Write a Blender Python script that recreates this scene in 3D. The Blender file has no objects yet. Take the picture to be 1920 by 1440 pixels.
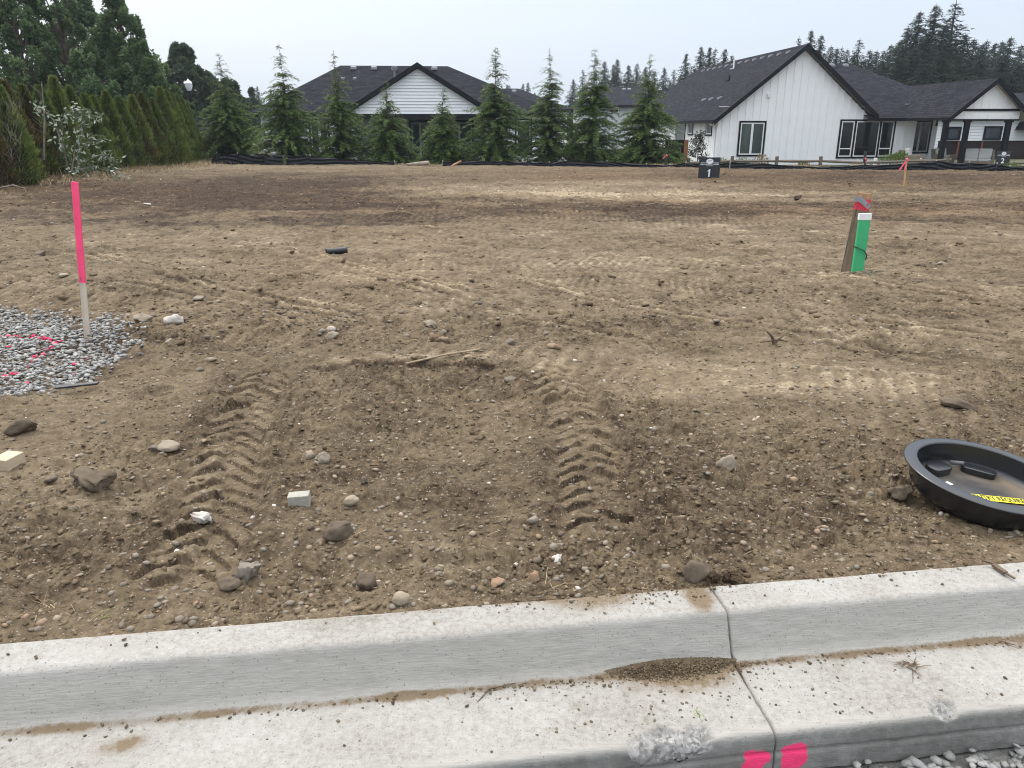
import bpy, math, random
import numpy as np
from mathutils import Vector, Matrix

SC = bpy.context.scene
COL = SC.collection
R_ = math.radians

# ------------------------------------------------------------------ camera, sky, sun, exposure
FPX, CAMH = 1442.0, 1.55
PITCH = math.atan(480 / FPX)
cd = bpy.data.cameras.new('camera'); cam = bpy.data.objects.new('camera', cd); COL.objects.link(cam)
cd.sensor_width = 36; cd.sensor_fit = 'HORIZONTAL'; cd.lens = FPX / 1920 * 36
cd.clip_start = 0.05; cd.clip_end = 3000
cam.location = (0, 0, CAMH); cam.rotation_euler = (math.pi / 2 - PITCH, 0, 0)
SC.camera = cam
SC.cycles.use_denoising = True; SC.cycles.filter_width = 1.1
SC.view_settings.view_transform = 'Standard'; SC.view_settings.look = 'None'
SC.view_settings.exposure = 0.2; SC.view_settings.gamma = 1.0
HAZE = .00042
SUN_EL, SUN_AZ = R_(52), R_(-38)          # azimuth measured from +Y towards +X
w = bpy.data.worlds.new("World"); SC.world = w; w.use_nodes = True
nt = w.node_tree; nt.nodes.clear()
out = nt.nodes.new('ShaderNodeOutputWorld')
sky = nt.nodes.new('ShaderNodeTexSky'); sky.sky_type = 'NISHITA'; sky.sun_disc = False
sky.sun_elevation = SUN_EL; sky.sun_rotation = SUN_AZ; sky.dust_density = 6.0; sky.air_density = 1.0
b1 = nt.nodes.new('ShaderNodeBackground'); b1.inputs['Strength'].default_value = 0.05
nt.links.new(sky.outputs[0], b1.inputs[0])
tc = nt.nodes.new('ShaderNodeTexCoord'); sx = nt.nodes.new('ShaderNodeSeparateXYZ')
nt.links.new(tc.outputs['Generated'], sx.inputs[0])
nz = nt.nodes.new('ShaderNodeTexNoise'); nz.inputs['Scale'].default_value = 2.2; nz.inputs['Detail'].default_value = 4
nt.links.new(tc.outputs['Generated'], nz.inputs['Vector'])
mad = nt.nodes.new('ShaderNodeMath'); mad.operation = 'MULTIPLY_ADD'; mad.inputs[1].default_value = 0.10
nt.links.new(nz.outputs['Fac'], mad.inputs[0]); nt.links.new(sx.outputs['Z'], mad.inputs[2])
cr = nt.nodes.new('ShaderNodeValToRGB')
el = cr.color_ramp.elements
el[0].position = 0.0; el[0].color = (.575, .635, .715, 1)
el[1].position = 1.0; el[1].color = (1.0, 1.0, 1.0, 1)
e = el.new(.12); e.color = (.55, .62, .725, 1)
e = el.new(.30); e.color = (.51, .59, .70, 1)
e = el.new(.55); e.color = (.85, .88, .92, 1)
nt.links.new(mad.outputs[0], cr.inputs[0])
b2 = nt.nodes.new('ShaderNodeBackground')
nt.links.new(cr.outputs[0], b2.inputs[0])
# an overcast sky is about three times brighter overhead than at the horizon
m1 = nt.nodes.new('ShaderNodeMapRange'); m1.inputs['From Min'].default_value = .30; m1.inputs['From Max'].default_value = 1.0
m1.inputs['To Min'].default_value = 1.0; m1.inputs['To Max'].default_value = 2.25
nt.links.new(sx.outputs['Z'], m1.inputs[0]); nt.links.new(m1.outputs[0], b2.inputs['Strength'])
ad = nt.nodes.new('ShaderNodeAddShader')
nt.links.new(b1.outputs[0], ad.inputs[0]); nt.links.new(b2.outputs[0], ad.inputs[1]); nt.links.new(ad.outputs[0], out.inputs['Surface'])
sl = bpy.data.lights.new('sun', 'SUN'); so = bpy.data.objects.new('sun', sl); COL.objects.link(so)
sl.energy = 1.35; sl.angle = R_(14); sl.color = (1, .96, .9)
sd = Vector((math.sin(SUN_AZ) * math.cos(SUN_EL), math.cos(SUN_AZ) * math.cos(SUN_EL), math.sin(SUN_EL)))
so.rotation_euler = sd.to_track_quat('Z', 'Y').to_euler()

# ------------------------------------------------------------------ survey helpers (photo pixel -> place in the world)
cp_, sp_ = math.cos(PITCH), math.sin(PITCH)
def ray(u, v):
    b = v - 720
    return Vector((u - 960, FPX * cp_ - b * sp_, -FPX * sp_ - b * cp_))
def at(u, v, Y):
    d = ray(u, v); return Vector((0, 0, CAMH)) + d * (Y / d.y)
def gr(u, v, z=.13):
    d = ray(u, v); return Vector((0, 0, CAMH)) + d * ((z - CAMH) / d.z)

# ------------------------------------------------------------------ tagging and mesh helpers
def tag(o, label=None, cat=None, group=None, kind=None):
    if label: o['label'] = label
    if cat: o['category'] = cat
    if group: o['group'] = group
    if kind: o['kind'] = kind
    return o
def empty(name, loc, rz=0, **k):
    o = bpy.data.objects.new(name, None); COL.objects.link(o)
    o.location = loc; o.rotation_euler = (0, 0, rz); o.empty_display_size = .1
    return tag(o, **k)
def mesh_np(name, V, F, mats, parent=None, attrs=None, smooth=False, loc=None, fmat=None):
    """V (n,3), F (m,k) all faces of the same size, or a list of such arrays."""
    me = bpy.data.meshes.new(name)
    Fs = F if isinstance(F, list) else [F]
    V = np.asarray(V, dtype=np.float32)
    me.vertices.add(len(V)); me.vertices.foreach_set('co', V.ravel())
    loops = np.concatenate([f.ravel() for f in Fs]).astype(np.int32)
    tot = np.concatenate([np.full(len(f), f.shape[1]) for f in Fs]).astype(np.int32)
    st = np.concatenate([[0], np.cumsum(tot)[:-1]]).astype(np.int32)
    me.loops.add(len(loops)); me.loops.foreach_set('vertex_index', loops)
    me.polygons.add(len(tot)); me.polygons.foreach_set('loop_start', st); me.polygons.foreach_set('loop_total', tot)
    if smooth: me.polygons.foreach_set('use_smooth', np.ones(len(tot), dtype=bool))
    for m in (mats if isinstance(mats, (list, tuple)) else [mats]): me.materials.append(m)
    if fmat is not None: me.polygons.foreach_set('material_index', np.asarray(fmat, dtype=np.int32))
    me.update(calc_edges=True)
    for k, a in (attrs or {}).items():
        at_ = me.attributes.new(k, 'FLOAT', 'POINT'); at_.data.foreach_set('value', np.asarray(a, dtype=np.float32).ravel())
    o = bpy.data.objects.new(name, me); COL.objects.link(o)
    if parent: o.parent = parent
    if loc is not None: o.location = loc
    return o

class MB:
    def __init__(s): s.v = []; s.f = []; s.m = []; s.uv = []
    def poly(s, pts, mi=0, uv=None):
        n = len(s.v); s.v += [tuple(p) for p in pts]; s.f.append(list(range(n, n + len(pts)))); s.m.append(mi); s.uv.append(uv)
    def box(s, x0, x1, y0, y1, z0, z1, mi=0):
        s.hexa([(x0, y0, z0), (x1, y0, z0), (x1, y1, z0), (x0, y1, z0), (x0, y0, z1), (x1, y0, z1), (x1, y1, z1), (x0, y1, z1)], mi)
    def hexa(s, p, mi=0):
        n = len(s.v); s.v += [tuple(q) for q in p]
        for f in ((0, 3, 2, 1), (4, 5, 6, 7), (0, 1, 5, 4), (1, 2, 6, 5), (2, 3, 7, 6), (3, 0, 4, 7)):
            s.f.append([n + i for i in f]); s.m.append(mi); s.uv.append(None)
    def prism(s, pts, off, mi=0):
        """extrude a polygon (list of 3d points) by the vector off"""
        a = [Vector(p) for p in pts]; off = Vector(off); b = [p + off for p in a]; n = len(s.v); k = len(a)
        s.v += [tuple(p) for p in a + b]
        s.f.append(list(range(n, n + k))); s.m.append(mi); s.uv.append(None)
        s.f.append([n + k + i for i in reversed(range(k))]); s.m.append(mi); s.uv.append(None)
        for i in range(k):
            j = (i + 1) % k; s.f.append([n + j, n + i, n + k + i, n + k + j]); s.m.append(mi); s.uv.append(None)
    def bar(s, a, b, wx, wy, mi=0, up=(0, 0, 1)):
        a, b = Vector(a), Vector(b); d = (b - a).normalized(); u = Vector(up)
        if abs(d.dot(u)) > .95: u = Vector((0, 1, 0))
        x = d.cross(u).normalized() * wx / 2; y = x.cross(d).normalized() * wy / 2
        s.hexa([a - x - y, a + x - y, a + x + y, a - x + y, b - x - y, b + x - y, b + x + y, b - x + y], mi)
    def tube(s, pts, rad, n=6, mi=0, cap=True):
        pts = [Vector(p) for p in pts]; rad = rad if isinstance(rad, (list, tuple)) else [rad] * len(pts)
        base = len(s.v); up = Vector((.31, .17, .93)).normalized()
        for i, p in enumerate(pts):
            d = (pts[min(i + 1, len(pts) - 1)] - pts[max(i - 1, 0)]).normalized()
            u = up if abs(d.dot(up)) < .95 else Vector((1, 0, 0))
            x = d.cross(u).normalized(); y = d.cross(x).normalized()
            for k in range(n):
                t = 2 * math.pi * k / n; s.v.append(tuple(p + (x * math.cos(t) + y * math.sin(t)) * rad[i]))
        for i in range(len(pts) - 1):
            for k in range(n):
                a = base + i * n + k; b = base + i * n + (k + 1) % n
                s.f.append([a, b, b + n, a + n]); s.m.append(mi); s.uv.append(None)
        if cap:
            s.f.append([base + k for k in range(n)]); s.m.append(mi); s.uv.append(None)
            s.f.append([base + (len(pts) - 1) * n + k for k in reversed(range(n))]); s.m.append(mi); s.uv.append(None)
    def lathe(s, prof, n=32, mi=0, M=None):
        M = M or Matrix(); base = len(s.v)
        for r, z in prof:
            for k in range(n):
                t = 2 * math.pi * k / n; s.v.append(tuple(M @ Vector((r * math.cos(t), r * math.sin(t), z))))
        for i in range(len(prof) - 1):
            for k in range(n):
                a = base + i * n + k; b = base + i * n + (k + 1) % n
                s.f.append([a, b, b + n, a + n]); s.m.append(mi); s.uv.append(None)
    def build(s, name, mats, parent=None, smooth=False, bevel=0, loc=None, label=None):
        me = bpy.data.meshes.new(name); me.from_pydata(s.v, [], s.f)
        for m in (mats if isinstance(mats, (list, tuple)) else [mats]): me.materials.append(m)
        me.polygons.foreach_set('material_index', s.m)
        if smooth: me.polygons.foreach_set('use_smooth', [True] * len(s.f))
        if any(u for u in s.uv):
            ul = me.uv_layers.new(name='UVMap'); i = 0
            for f, u in zip(s.f, s.uv):
                for k in range(len(f)):
                    if u: ul.data[i].uv = u[k]
                    i += 1
        me.update()
        o = bpy.data.objects.new(name, me); COL.objects.link(o)
        if parent: o.parent = parent
        if loc is not None: o.location = loc
        if bevel:
            bv = o.modifiers.new('bevel', 'BEVEL'); bv.width = bevel; bv.segments = 2; bv.limit_method = 'ANGLE'
        if label: o['label'] = label
        return o

# ------------------------------------------------------------------ noise
def _h(xi, yi, seed):
    h = (xi.astype(np.int64) * 374761393 + yi.astype(np.int64) * 668265263 + seed * 974634777) & 0xffffffff
    h = ((h ^ (h >> 13)) * 1274126177) & 0xffffffff
    h = ((h ^ (h >> 16)) * 2246822519) & 0xffffffff
    return h ^ (h >> 15)
def rnd(xi, yi, seed): return (_h(xi, yi, seed) & 0xffffff) / float(0x1000000)
def pn(x, y, seed=0):
    x0 = np.floor(x); y0 = np.floor(y); fx = x - x0; fy = y - y0
    u = fx * fx * fx * (fx * (fx * 6 - 15) + 10); v = fy * fy * fy * (fy * (fy * 6 - 15) + 10)
    def g(i, j):
        a = rnd(x0 + i, y0 + j, seed) * 6.2831853
        return np.cos(a) * (fx - i) + np.sin(a) * (fy - j)
    a = g(0, 0) * (1 - u) + g(1, 0) * u; b = g(0, 1) * (1 - u) + g(1, 1) * u
    return (a * (1 - v) + b * v) * 1.5
def fbm(x, y, oct=4, seed=0, gain=.5):
    s = 0; a = 1.0
    for i in range(oct): s = s + a * pn(x * 2 ** i, y * 2 ** i, seed + i * 7); a *= gain
    return s
def sst(a, b, x):
    t = np.clip((x - a) / (b - a), 0, 1); return t * t * (3 - 2 * t)
def lumps(x, y, cell, rlo, rhi, dens, seed, hk=.7):
    cx = np.floor(x / cell); cy = np.floor(y / cell); h = np.zeros_like(x)
    for i in (-1, 0, 1):
        for j in (-1, 0, 1):
            ax, ay = cx + i, cy + j
            px = (ax + .15 + .7 * rnd(ax, ay, seed)) * cell; py = (ay + .15 + .7 * rnd(ax, ay, seed + 1)) * cell
            r = (rlo + (rhi - rlo) * rnd(ax, ay, seed + 2) ** 2) * cell
            an = rnd(ax, ay, seed + 4) * 3.14; ca, sa = np.cos(an), np.sin(an); st = .65 + .5 * rnd(ax, ay, seed + 5)
            dx, dy = x - px, y - py
            ex = (dx * ca + dy * sa) / st; ey = (-dx * sa + dy * ca) * st
            q = 1 - (np.abs(ex) ** 2.4 + np.abs(ey) ** 2.4) / r ** 2.4
            q = np.where(rnd(ax, ay, seed + 3) < dens, np.clip(q, 0, 1) ** .55 * r * hk * (.5 + .7 * rnd(ax, ay, seed + 6)), 0)
            h = np.maximum(h, q)
    return h

def plates(x, y, cell, seed):
    """cracked earth: returns a random level per plate and the distance from its edge (0 at the crack)"""
    cx = np.floor(x / cell); cy = np.floor(y / cell); f1 = np.full(x.shape, 9.0); f2 = np.full(x.shape, 9.0); lv = np.zeros_like(x)
    for i in (-1, 0, 1):
        for j in (-1, 0, 1):
            ax, ay = cx + i, cy + j
            d = np.hypot(x / cell - ax - .08 - .84 * rnd(ax, ay, seed), y / cell - ay - .08 - .84 * rnd(ax, ay, seed + 1))
            nr = d < f1; f2 = np.where(nr, f1, np.minimum(f2, d)); lv = np.where(nr, rnd(ax, ay, seed + 2), lv); f1 = np.where(nr, d, f1)
    return lv, f2 - f1

# ------------------------------------------------------------------ the lie of the land
KS = .137
def kback(x): return 2.055 + KS * x
def gauss(x, y, cx, cy, rx, ry, rot=0):
    dx, dy = x - cx, y - cy
    c, s = math.cos(rot), math.sin(rot); a = (dx * c + dy * s) / rx; b = (-dx * s + dy * c) / ry
    return np.exp(-(a * a + b * b))
GPOLY = np.array([(-9, 3.2), (-4.2, 3.55), (-3.05, 3.80), (-2.55, 4.25), (-2.54, 4.85), (-2.78, 5.30), (-3.10, 5.65), (-3.7, 6.0), (-5, 6.25), (-9, 6.6)])
def poly_sd(x, y, P):
    """signed distance to a polygon, negative inside"""
    d = np.full(x.shape, 1e9); ins = np.zeros(x.shape, bool)
    for i in range(len(P)):
        ax, ay = P[i]; bx, by = P[(i + 1) % len(P)]; ex, ey = bx - ax, by - ay
        t = np.clip(((x - ax) * ex + (y - ay) * ey) / (ex * ex + ey * ey), 0, 1)
        d = np.minimum(d, np.hypot(x - ax - t * ex, y - ay - t * ey))
        c = ((ay > y) != (by > y)) & (x < (bx - ax) * (y - ay) / (by - ay + 1e-12) + ax); ins ^= c
    return np.where(ins, -d, d)
def edge_y(x): return np.interp(x, [-14, -12, 6, 12, 17, 30], [34.5, 33.6, 32.8, 31.0, 29.2, 27])
def drop(x, y): e = edge_y(x); return .45 * sst(e + .1, e + 3.2, y)
def base_z(x, y):
    z = .13 - drop(x, y) - .055 * gauss(x, y, 1.97, 2.90, .34, .34) 
    z = z + .10 * gauss(x, y, -4.6, 7.6, 1.8, .8) + .05 * gauss(x, y, -2.15, 5.5, .7, .35, .3) + .06 * gauss(x, y, -3.6, 6.75, 1.0, .4)
    z = z + .05 * gauss(x, y, .66, 2.75, .18, .35, .1) + .045 * gauss(x, y, -.25, 4.85, .95, .22) - .03 * gauss(x, y, -.45, 4.1, .6, .35)
    z = z + .07 * gauss(x, y, 3.45, 7.5, .35, .3) + .04 * gauss(x, y, -1.75, 2.6, .3, .5) + .03 * gauss(x, y, -.85, 3.7, .18, .6)
    z = z + .08 * gauss(x, y, -13.4, 25, 1.0, 9)
    return z
def track_x(y, w):
    if w == 0: return np.interp(y, [2.1, 2.5, 2.85, 3.25, 4.2, 4.8], [-1.10, -1.11, -1.18, -1.31, -1.47, -1.50])
    return np.interp(y, [2.4, 3.4, 4.0, 4.6, 5.2], [.33, .34, .30, .22, .10])
MID = []
_r = random.Random(5)
for k in range(30):
    y0 = 5.0 + k * .50 + _r.uniform(-.25, .25)
    ang = _r.choice([-.13, -.18, -.10, .06, .12, -.34, -.05])
    MID.append((_r.uniform(-4, 5), y0, ang, _r.uniform(.30, .46), _r.uniform(.075, .12), _r.uniform(3, 11), _r.uniform(.35, .8)))
LONG = [(*gr(a, b)[:2], *gr(c, d)[:2]) for a, b, c, d in ((430, 455, 1180, 600), (640, 500, 1260, 645), (120, 470, 800, 612), (980, 520, 1900, 700), (1300, 560, 1930, 640), (60, 520, 620, 600), (1100, 470, 1920, 560), (700, 420, 1500, 470))]
def soil(x, y):
    """height of the bare soil, and its tone (0 loose and dark .. 1 dry, pale and packed; painted shade darkens the lug undercuts), red and rough masks"""
    z = base_z(x, y)
    d = np.hypot(x, y); nearf = 1 - sst(10, 22, d)
    t = y - kback(x)
    edge = sst(.0, .22, t)
    rough = np.clip(.5 + .9 * fbm(x * .55, y * .8, 3, 11), 0, 1)
    band = gauss(x, y, -2, 5.6, 3.0, .8) * .6 + gauss(x, y, .62, 2.9, .3, .8) + gauss(x, y, -1.8, 2.3, .5, .35) * .8 + gauss(x, y, -.3, 4.35, .7, .25) + .5 * gauss(x, y, -.5, 3.4, .5, .9) + .4 * gauss(x, y, 1.3, 3.3, .6, .5)
    rough = np.clip(rough * .75 + band, 0, 1)
    tone = .47 + .10 * fbm(x * .45, y * .9, 4, 31) + .10 * fbm(x * 2.1, y * 2.6, 3, 77) - .09 * rough
    gx = x + (1.3 * fbm(x * .35, y * .35, 4, 701, .6)) * sst(5, 14, y) + .12 * fbm(x * 4, y * 4, 2, 703); gy = y + (1.9 * fbm(x * .3, y * .45, 4, 705, .6)) * sst(5, 14, y) + .10 * fbm(x * 4, y * 4, 2, 707)
    for (cx, cy, rx, ry, dv) in ((1.75, 4.25, .9, .20, .34), (1.3, 4.6, .7, .13, .2), (0, 19.5, 4.5, 3.0, .30), (4.5, 17.5, 7, 1.3, .24), (-7, 21, 6, 5, -.42), (2, 14.2, 8, 1.7, -.42), (-5.5, 17, 4, 3.2, -.42), (12, 24, 8, 5, -.34), (8, 15.5, 4, 1.4, -.15),
                                 (-.4, 3.0, 1, .8, -.10), (-2.9, 2.9, .8, .5, .12), (2.5, 8.5, 4.5, 2.2, .06), (-3, 10.5, 4, 2.2, .05), (6, 11, 3, 2, .04), (2.6, 3.6, 1.2, .5, -.08), (1.1, 2.55, .4, .3, -.1), (2.7, 5.45, .5, .13, .3), (-11, 31, 8, 3, .15)):
        tone = tone + dv * gauss(gx, gy, cx, cy, rx, ry)
    red = np.clip(-.9 * gauss(gx, gy, 0, 19.5, 4.8, 3.2) + gauss(x, y, -5.5, 18.5, 8, 4.2) + gauss(x, y, 7, 14.3, 9, 1.6) * .8 + gauss(x, y, 10, 24, 12, 5) * .9 + .25 * fbm(x * .3, y * .3, 2, 55), 0, 1)
    h = .020 * fbm(x * .9, y * 1.1, 3, 3) * (1 + .6 * (1 - nearf))
    h = h + (.015 + .020 * rough) * fbm(x * 4.2, y * 5, 4, 17) + .016 * nearf * fbm(x * 1.9, y * 2.3, 3, 19) + .0035 * fbm(x * 24, y * 24, 3, 23, .5) * (.5 + rough)
    # loose clods in three sizes
    dn = np.clip(rough * 1.1 - .25, .03, .8)
    wx = x + .008 * pn(x * 38, y * 38, 811) + .003 * pn(x * 90, y * 90, 813); wy = y + .008 * pn(x * 38, y * 38, 821) + .003 * pn(x * 90, y * 90, 823)
    h = h + lumps(wx, wy, .10, .12, .36, dn * .26, 101, .42) * (.6 + .4 * edge)
    h = h + lumps(wx + 3, wy, .045, .16, .46, np.clip(dn - .05, 0, .6) * .8, 201, .48)
    h = h + lumps(wx, wy + 5, .020, .2, .5, np.clip(dn + .1, 0, .7), 301, .42)
    pm = np.clip(rough * 1.3 - .25 + .9 * pn(x * 1.9, y * 2.4, 861), 0, 1) * (1 - sst(7, 11, d))
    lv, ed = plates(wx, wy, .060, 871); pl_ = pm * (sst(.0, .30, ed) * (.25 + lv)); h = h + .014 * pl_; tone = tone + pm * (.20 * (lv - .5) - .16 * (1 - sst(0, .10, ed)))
    lv, ed = plates(wx + 4, wy, .017, 881); h = h + .0022 * pm * sst(0, .35, ed) * (.2 + lv) ; tone = tone + .10 * (lv - .5)
    lv, ed = plates(wx, wy * .8, .11, 891); mm = sst(4, 7, d) * (1 - sst(20, 28, d)); h = h + mm * .014 * sst(0, .22, ed) * lv ** 2; tone = tone + mm * .26 * (lv - .5)
    midd = sst(3.5, 6.5, d) * (1 - sst(18, 26, d))
    h = h + midd * (.010 * (np.abs(fbm(x * 5 + y, y * 9, 3, 831)) - .3) + .012 * lumps(wx + 9, wy, .13, .2, .5, .35, 841, 1.0) / .05 * .35)
    tone = tone + .10 * pn(x * 15, y * 19, 851) + .10 * midd * pn(x * 5, y * 14, 853)
    # wheel tracks with lug prints
    for wch, (ya, yb, hw) in enumerate(((2.12, 4.7, .158), (2.45, 4.9, .142))):
        s = y + .03 * pn(x * 3, y * 3, 401 + wch); c = x - track_x(y, wch)
        a = np.abs(c)
        m = sst(ya, ya + .12, y) * (1 - sst(yb - .35, yb, y))
        inn = m * (1 - sst(hw - .03, hw + .012, a + .012 * pn(x * 12, y * 12, 409)))
        half = (c > 0) * 1.0
        p = .124 if wch == 0 else .120
        ph = (s + .022 * pn(x * 4, y * 4, 447) + 2.6 * a ** 1.55 + half * p * .45) / p
        k = np.floor(ph); fr = ph - k
        keep = np.where(rnd(k, half, 421 + wch) < .80, .6 + .5 * rnd(k, half, 425), .25) * (np.where(c > .01, .55, 1.0) if wch == 0 else 1.0)
        # rounded bar with a steep side towards the road
        bar = np.clip(np.minimum(fr / .10, (1 - fr) / .55), 0, 1); bar = np.sin(bar * math.pi / 2) ** .8
        bar = bar * (1 - .8 * np.exp(-(a / .022) ** 2)) * keep
        brk = .75 + .35 * pn(x * 14, y * 14, 431)
        lug = (-.020 +   .050 * bar * np.clip(brk, .45, 1.1)) * 1.0
        h = h * (1 - .93 * inn) + (lug * (.62 + .75 * np.clip(.5 + pn(x * 2.3, y * 3.1, 439) * 1.1, 0, 1)) + .004 * fbm(x * 16, y * 16, 4, 437)) * inn * (1 - .45 * np.clip(pn(x * 5, y * 4, 443) * 2 - .4, 0, 1))
        tone = tone + inn * (.01 + .13 * bar) - .27 * inn * (fr < .13)  # paler bars; undercuts beside them darkened in tone to stand in for shade
        berm = m * np.exp(-((a - hw - .055) / .05) ** 2)
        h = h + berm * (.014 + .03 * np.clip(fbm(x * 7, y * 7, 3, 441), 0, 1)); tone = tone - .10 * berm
    # ledges left by a bucket edge
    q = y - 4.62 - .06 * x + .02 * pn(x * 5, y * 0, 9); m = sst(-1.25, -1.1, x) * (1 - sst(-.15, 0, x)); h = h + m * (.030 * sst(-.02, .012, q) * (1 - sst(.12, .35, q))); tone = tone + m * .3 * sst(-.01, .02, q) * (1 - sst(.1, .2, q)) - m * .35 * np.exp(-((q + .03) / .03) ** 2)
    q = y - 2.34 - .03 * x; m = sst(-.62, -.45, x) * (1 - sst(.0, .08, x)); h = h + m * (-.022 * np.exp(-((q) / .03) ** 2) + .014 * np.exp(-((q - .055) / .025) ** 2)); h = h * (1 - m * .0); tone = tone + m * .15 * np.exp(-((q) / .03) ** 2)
    q = y - 4.15 - .04 * x; m = sst(.75, 1.0, x) * (1 - sst(2.0, 2.3, x)); pk = m * np.exp(-(q / .2) ** 2); h = h * (1 - .65 * pk) + pk * .012 * np.sin((y * 1 - x * .12) * 70) * .5
    # cleat prints and ridges of older crawler passes
    for (cx, cy, ang, hw, p, hl, am) in MID:
        c, s = math.cos(ang), math.sin(ang); a = (x - cx) * c + (y - cy) * s; b = -(x - cx) * s + (y - cy) * c
        b = b + .10 * np.sin(a * .35 + cx) + .02 * pn(a * 1.5, b * 0 + cy, 461)
        m = (1 - sst(hw - .06, hw, np.abs(b))) * (1 - sst(hl * .8, hl, np.abs(a)))
        wv = .5 + .5 * np.sin(6.2832 * (a + .02 * pn(x * 6, y * 6, 5)) / p)
        vis = np.clip(.55 + .9 * pn(x * 1.1 + cx, y * 1.1, 471), 0, 1)
        h = h * (1 - .55 * m * vis) + m * am * vis * (.024 * wv ** .7 - .016)
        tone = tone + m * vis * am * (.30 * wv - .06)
        rd = np.exp(-((np.abs(b) - hw - .03) / .03) ** 2) * (1 - sst(hl * .8, hl, np.abs(a))) * vis
        h = h + rd * .018 * am; tone = tone + rd * .16
    for k_, (ax, ay, bx, by) in enumerate(LONG):
        ex, ey = bx - ax, by - ay; L_ = math.hypot(ex, ey); tt = np.clip(((x - ax) * ex + (y - ay) * ey) / L_ ** 2, 0, 1); sd_ = ((x - ax) * ey - (y - ay) * ex) / L_ + .09 * np.sin(tt * 5 + k_) + .012 * pn(x * 3, y * 3, 473); em = np.clip(tt * (1 - tt) * 12, 0, 1) * np.clip(.65 + pn(x * 1.2, y * 1.2, 477 + k_), 0, 1)
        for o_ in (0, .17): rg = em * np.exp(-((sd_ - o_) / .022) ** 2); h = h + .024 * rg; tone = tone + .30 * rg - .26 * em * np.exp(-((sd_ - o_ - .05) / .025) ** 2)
    far = sst(11, 17, y); h = h * (1 - .3 * far) + far * (1 - .7 * sst(27, 31, y)) * (.045 * np.abs(fbm(x * 1.9, y * 2.4, 4, 91, .6)) + .014 * fbm(x * 9, y * 9, 2, 95))
    gsd = poly_sd(x, y, GPOLY); inn = 1 - sst(-.10, .05, gsd)
    h = h * (1 - inn) - .02 * inn + .03 * np.exp(-((gsd - .12) / .10) ** 2) * np.clip(.7 + pn(x * 3, y * 3, 99), 0, 1.4)
    h = h * (.25 + .75 * edge) + .012 * (1 - edge) * (fbm(x * 5, y * 5, 3, 111)) + .004 * (1 - edge)
    return z + h, np.clip(tone, 0, 1), red, rough
def SZ(x, y):
    r = soil(np.array([float(x)]), np.array([float(y)]))[0]; return float(r[0])

# ------------------------------------------------------------------ materials
def nodes(name):
    m = bpy.data.materials.new(name); m.use_nodes = True; t = m.node_tree; t.nodes.clear()
    o = t.nodes.new('ShaderNodeOutputMaterial'); b = t.nodes.new('ShaderNodeBsdfPrincipled'); t.links.new(b.outputs[0], o.inputs[0])
    return m, t, b
def N(t, typ, **k):
    n = t.nodes.new(typ)
    for a, v in k.items():
        if a in ('operation', 'blend_type', 'data_type', 'feature', 'attribute_name', 'noise_dimensions', 'mute', 'interpolation_type', 'clamp', 'distance'): setattr(n, a, v)
    return n
def ramp(t, src, stops):
    r = t.nodes.new('ShaderNodeValToRGB'); e = r.color_ramp.elements
    e[0].position, e[0].color = stops[0][0], (*stops[0][1], 1); e[1].position, e[1].color = stops[-1][0], (*stops[-1][1], 1)
    for p, c in stops[1:-1]: q = e.new(p); q.color = (*c, 1)
    t.links.new(src, r.inputs[0]); return r.outputs[0]
def fr(t, src, a, b, lo=0, hi=1):
    n = t.nodes.new('ShaderNodeMapRange'); n.clamp = True
    for k, v in zip(('From Min', 'From Max', 'To Min', 'To Max'), (a, b, lo, hi)): n.inputs[k].default_value = v
    t.links.new(src, n.inputs[0]); return n.outputs[0]
def mth(t, op, a, b=None):
    n = t.nodes.new('ShaderNodeMath'); n.operation = op
    for i, q in enumerate((a, b)):
        if q is None: continue
        if isinstance(q, (int, float)): n.inputs[i].default_value = q
        else: t.links.new(q, n.inputs[i])
    return n.outputs[0]
def mixc(t, f, a, b, mode='MIX'):
    n = t.nodes.new('ShaderNodeMix'); n.data_type = 'RGBA'; n.blend_type = mode
    if isinstance(f, (int, float)): n.inputs[0].default_value = f
    else: t.links.new(f, n.inputs[0])
    for i, q in ((6, a), (7, b)):
        if isinstance(q, tuple): n.inputs[i].default_value = (*q, 1) if len(q) == 3 else q
        else: t.links.new(q, n.inputs[i])
    return n.outputs[2]
def noise(t, scale, detail=3, rough=.55, vec=None, dist=0):
    n = t.nodes.new('ShaderNodeTexNoise'); n.inputs['Scale'].default_value = scale; n.inputs['Detail'].default_value = detail
    n.inputs['Roughness'].default_value = rough; n.inputs['Distortion'].default_value = dist
    if vec is not None: t.links.new(vec, n.inputs['Vector'])
    return n.outputs['Fac']
def objco(t, scale=None):
    c = t.nodes.new('ShaderNodeTexCoord').outputs['Object']
    if scale:
        mp = t.nodes.new('ShaderNodeMapping'); mp.inputs['Scale'].default_value = scale; t.links.new(c, mp.inputs[0]); return mp.outputs[0]
    return c
def attr(t, name):
    n = t.nodes.new('ShaderNodeAttribute'); n.attribute_name = name; return n.outputs['Fac']
def bump(t, b, src, dist, strength=1.0, prev=None):
    n = t.nodes.new('ShaderNodeBump'); n.inputs['Distance'].default_value = dist; n.inputs['Strength'].default_value = strength
    t.links.new(src, n.inputs['Height'])
    if prev is not None: t.links.new(prev, n.inputs['Normal'])
    t.links.new(n.outputs[0], b.inputs['Normal']); return n.outputs[0]
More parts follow.
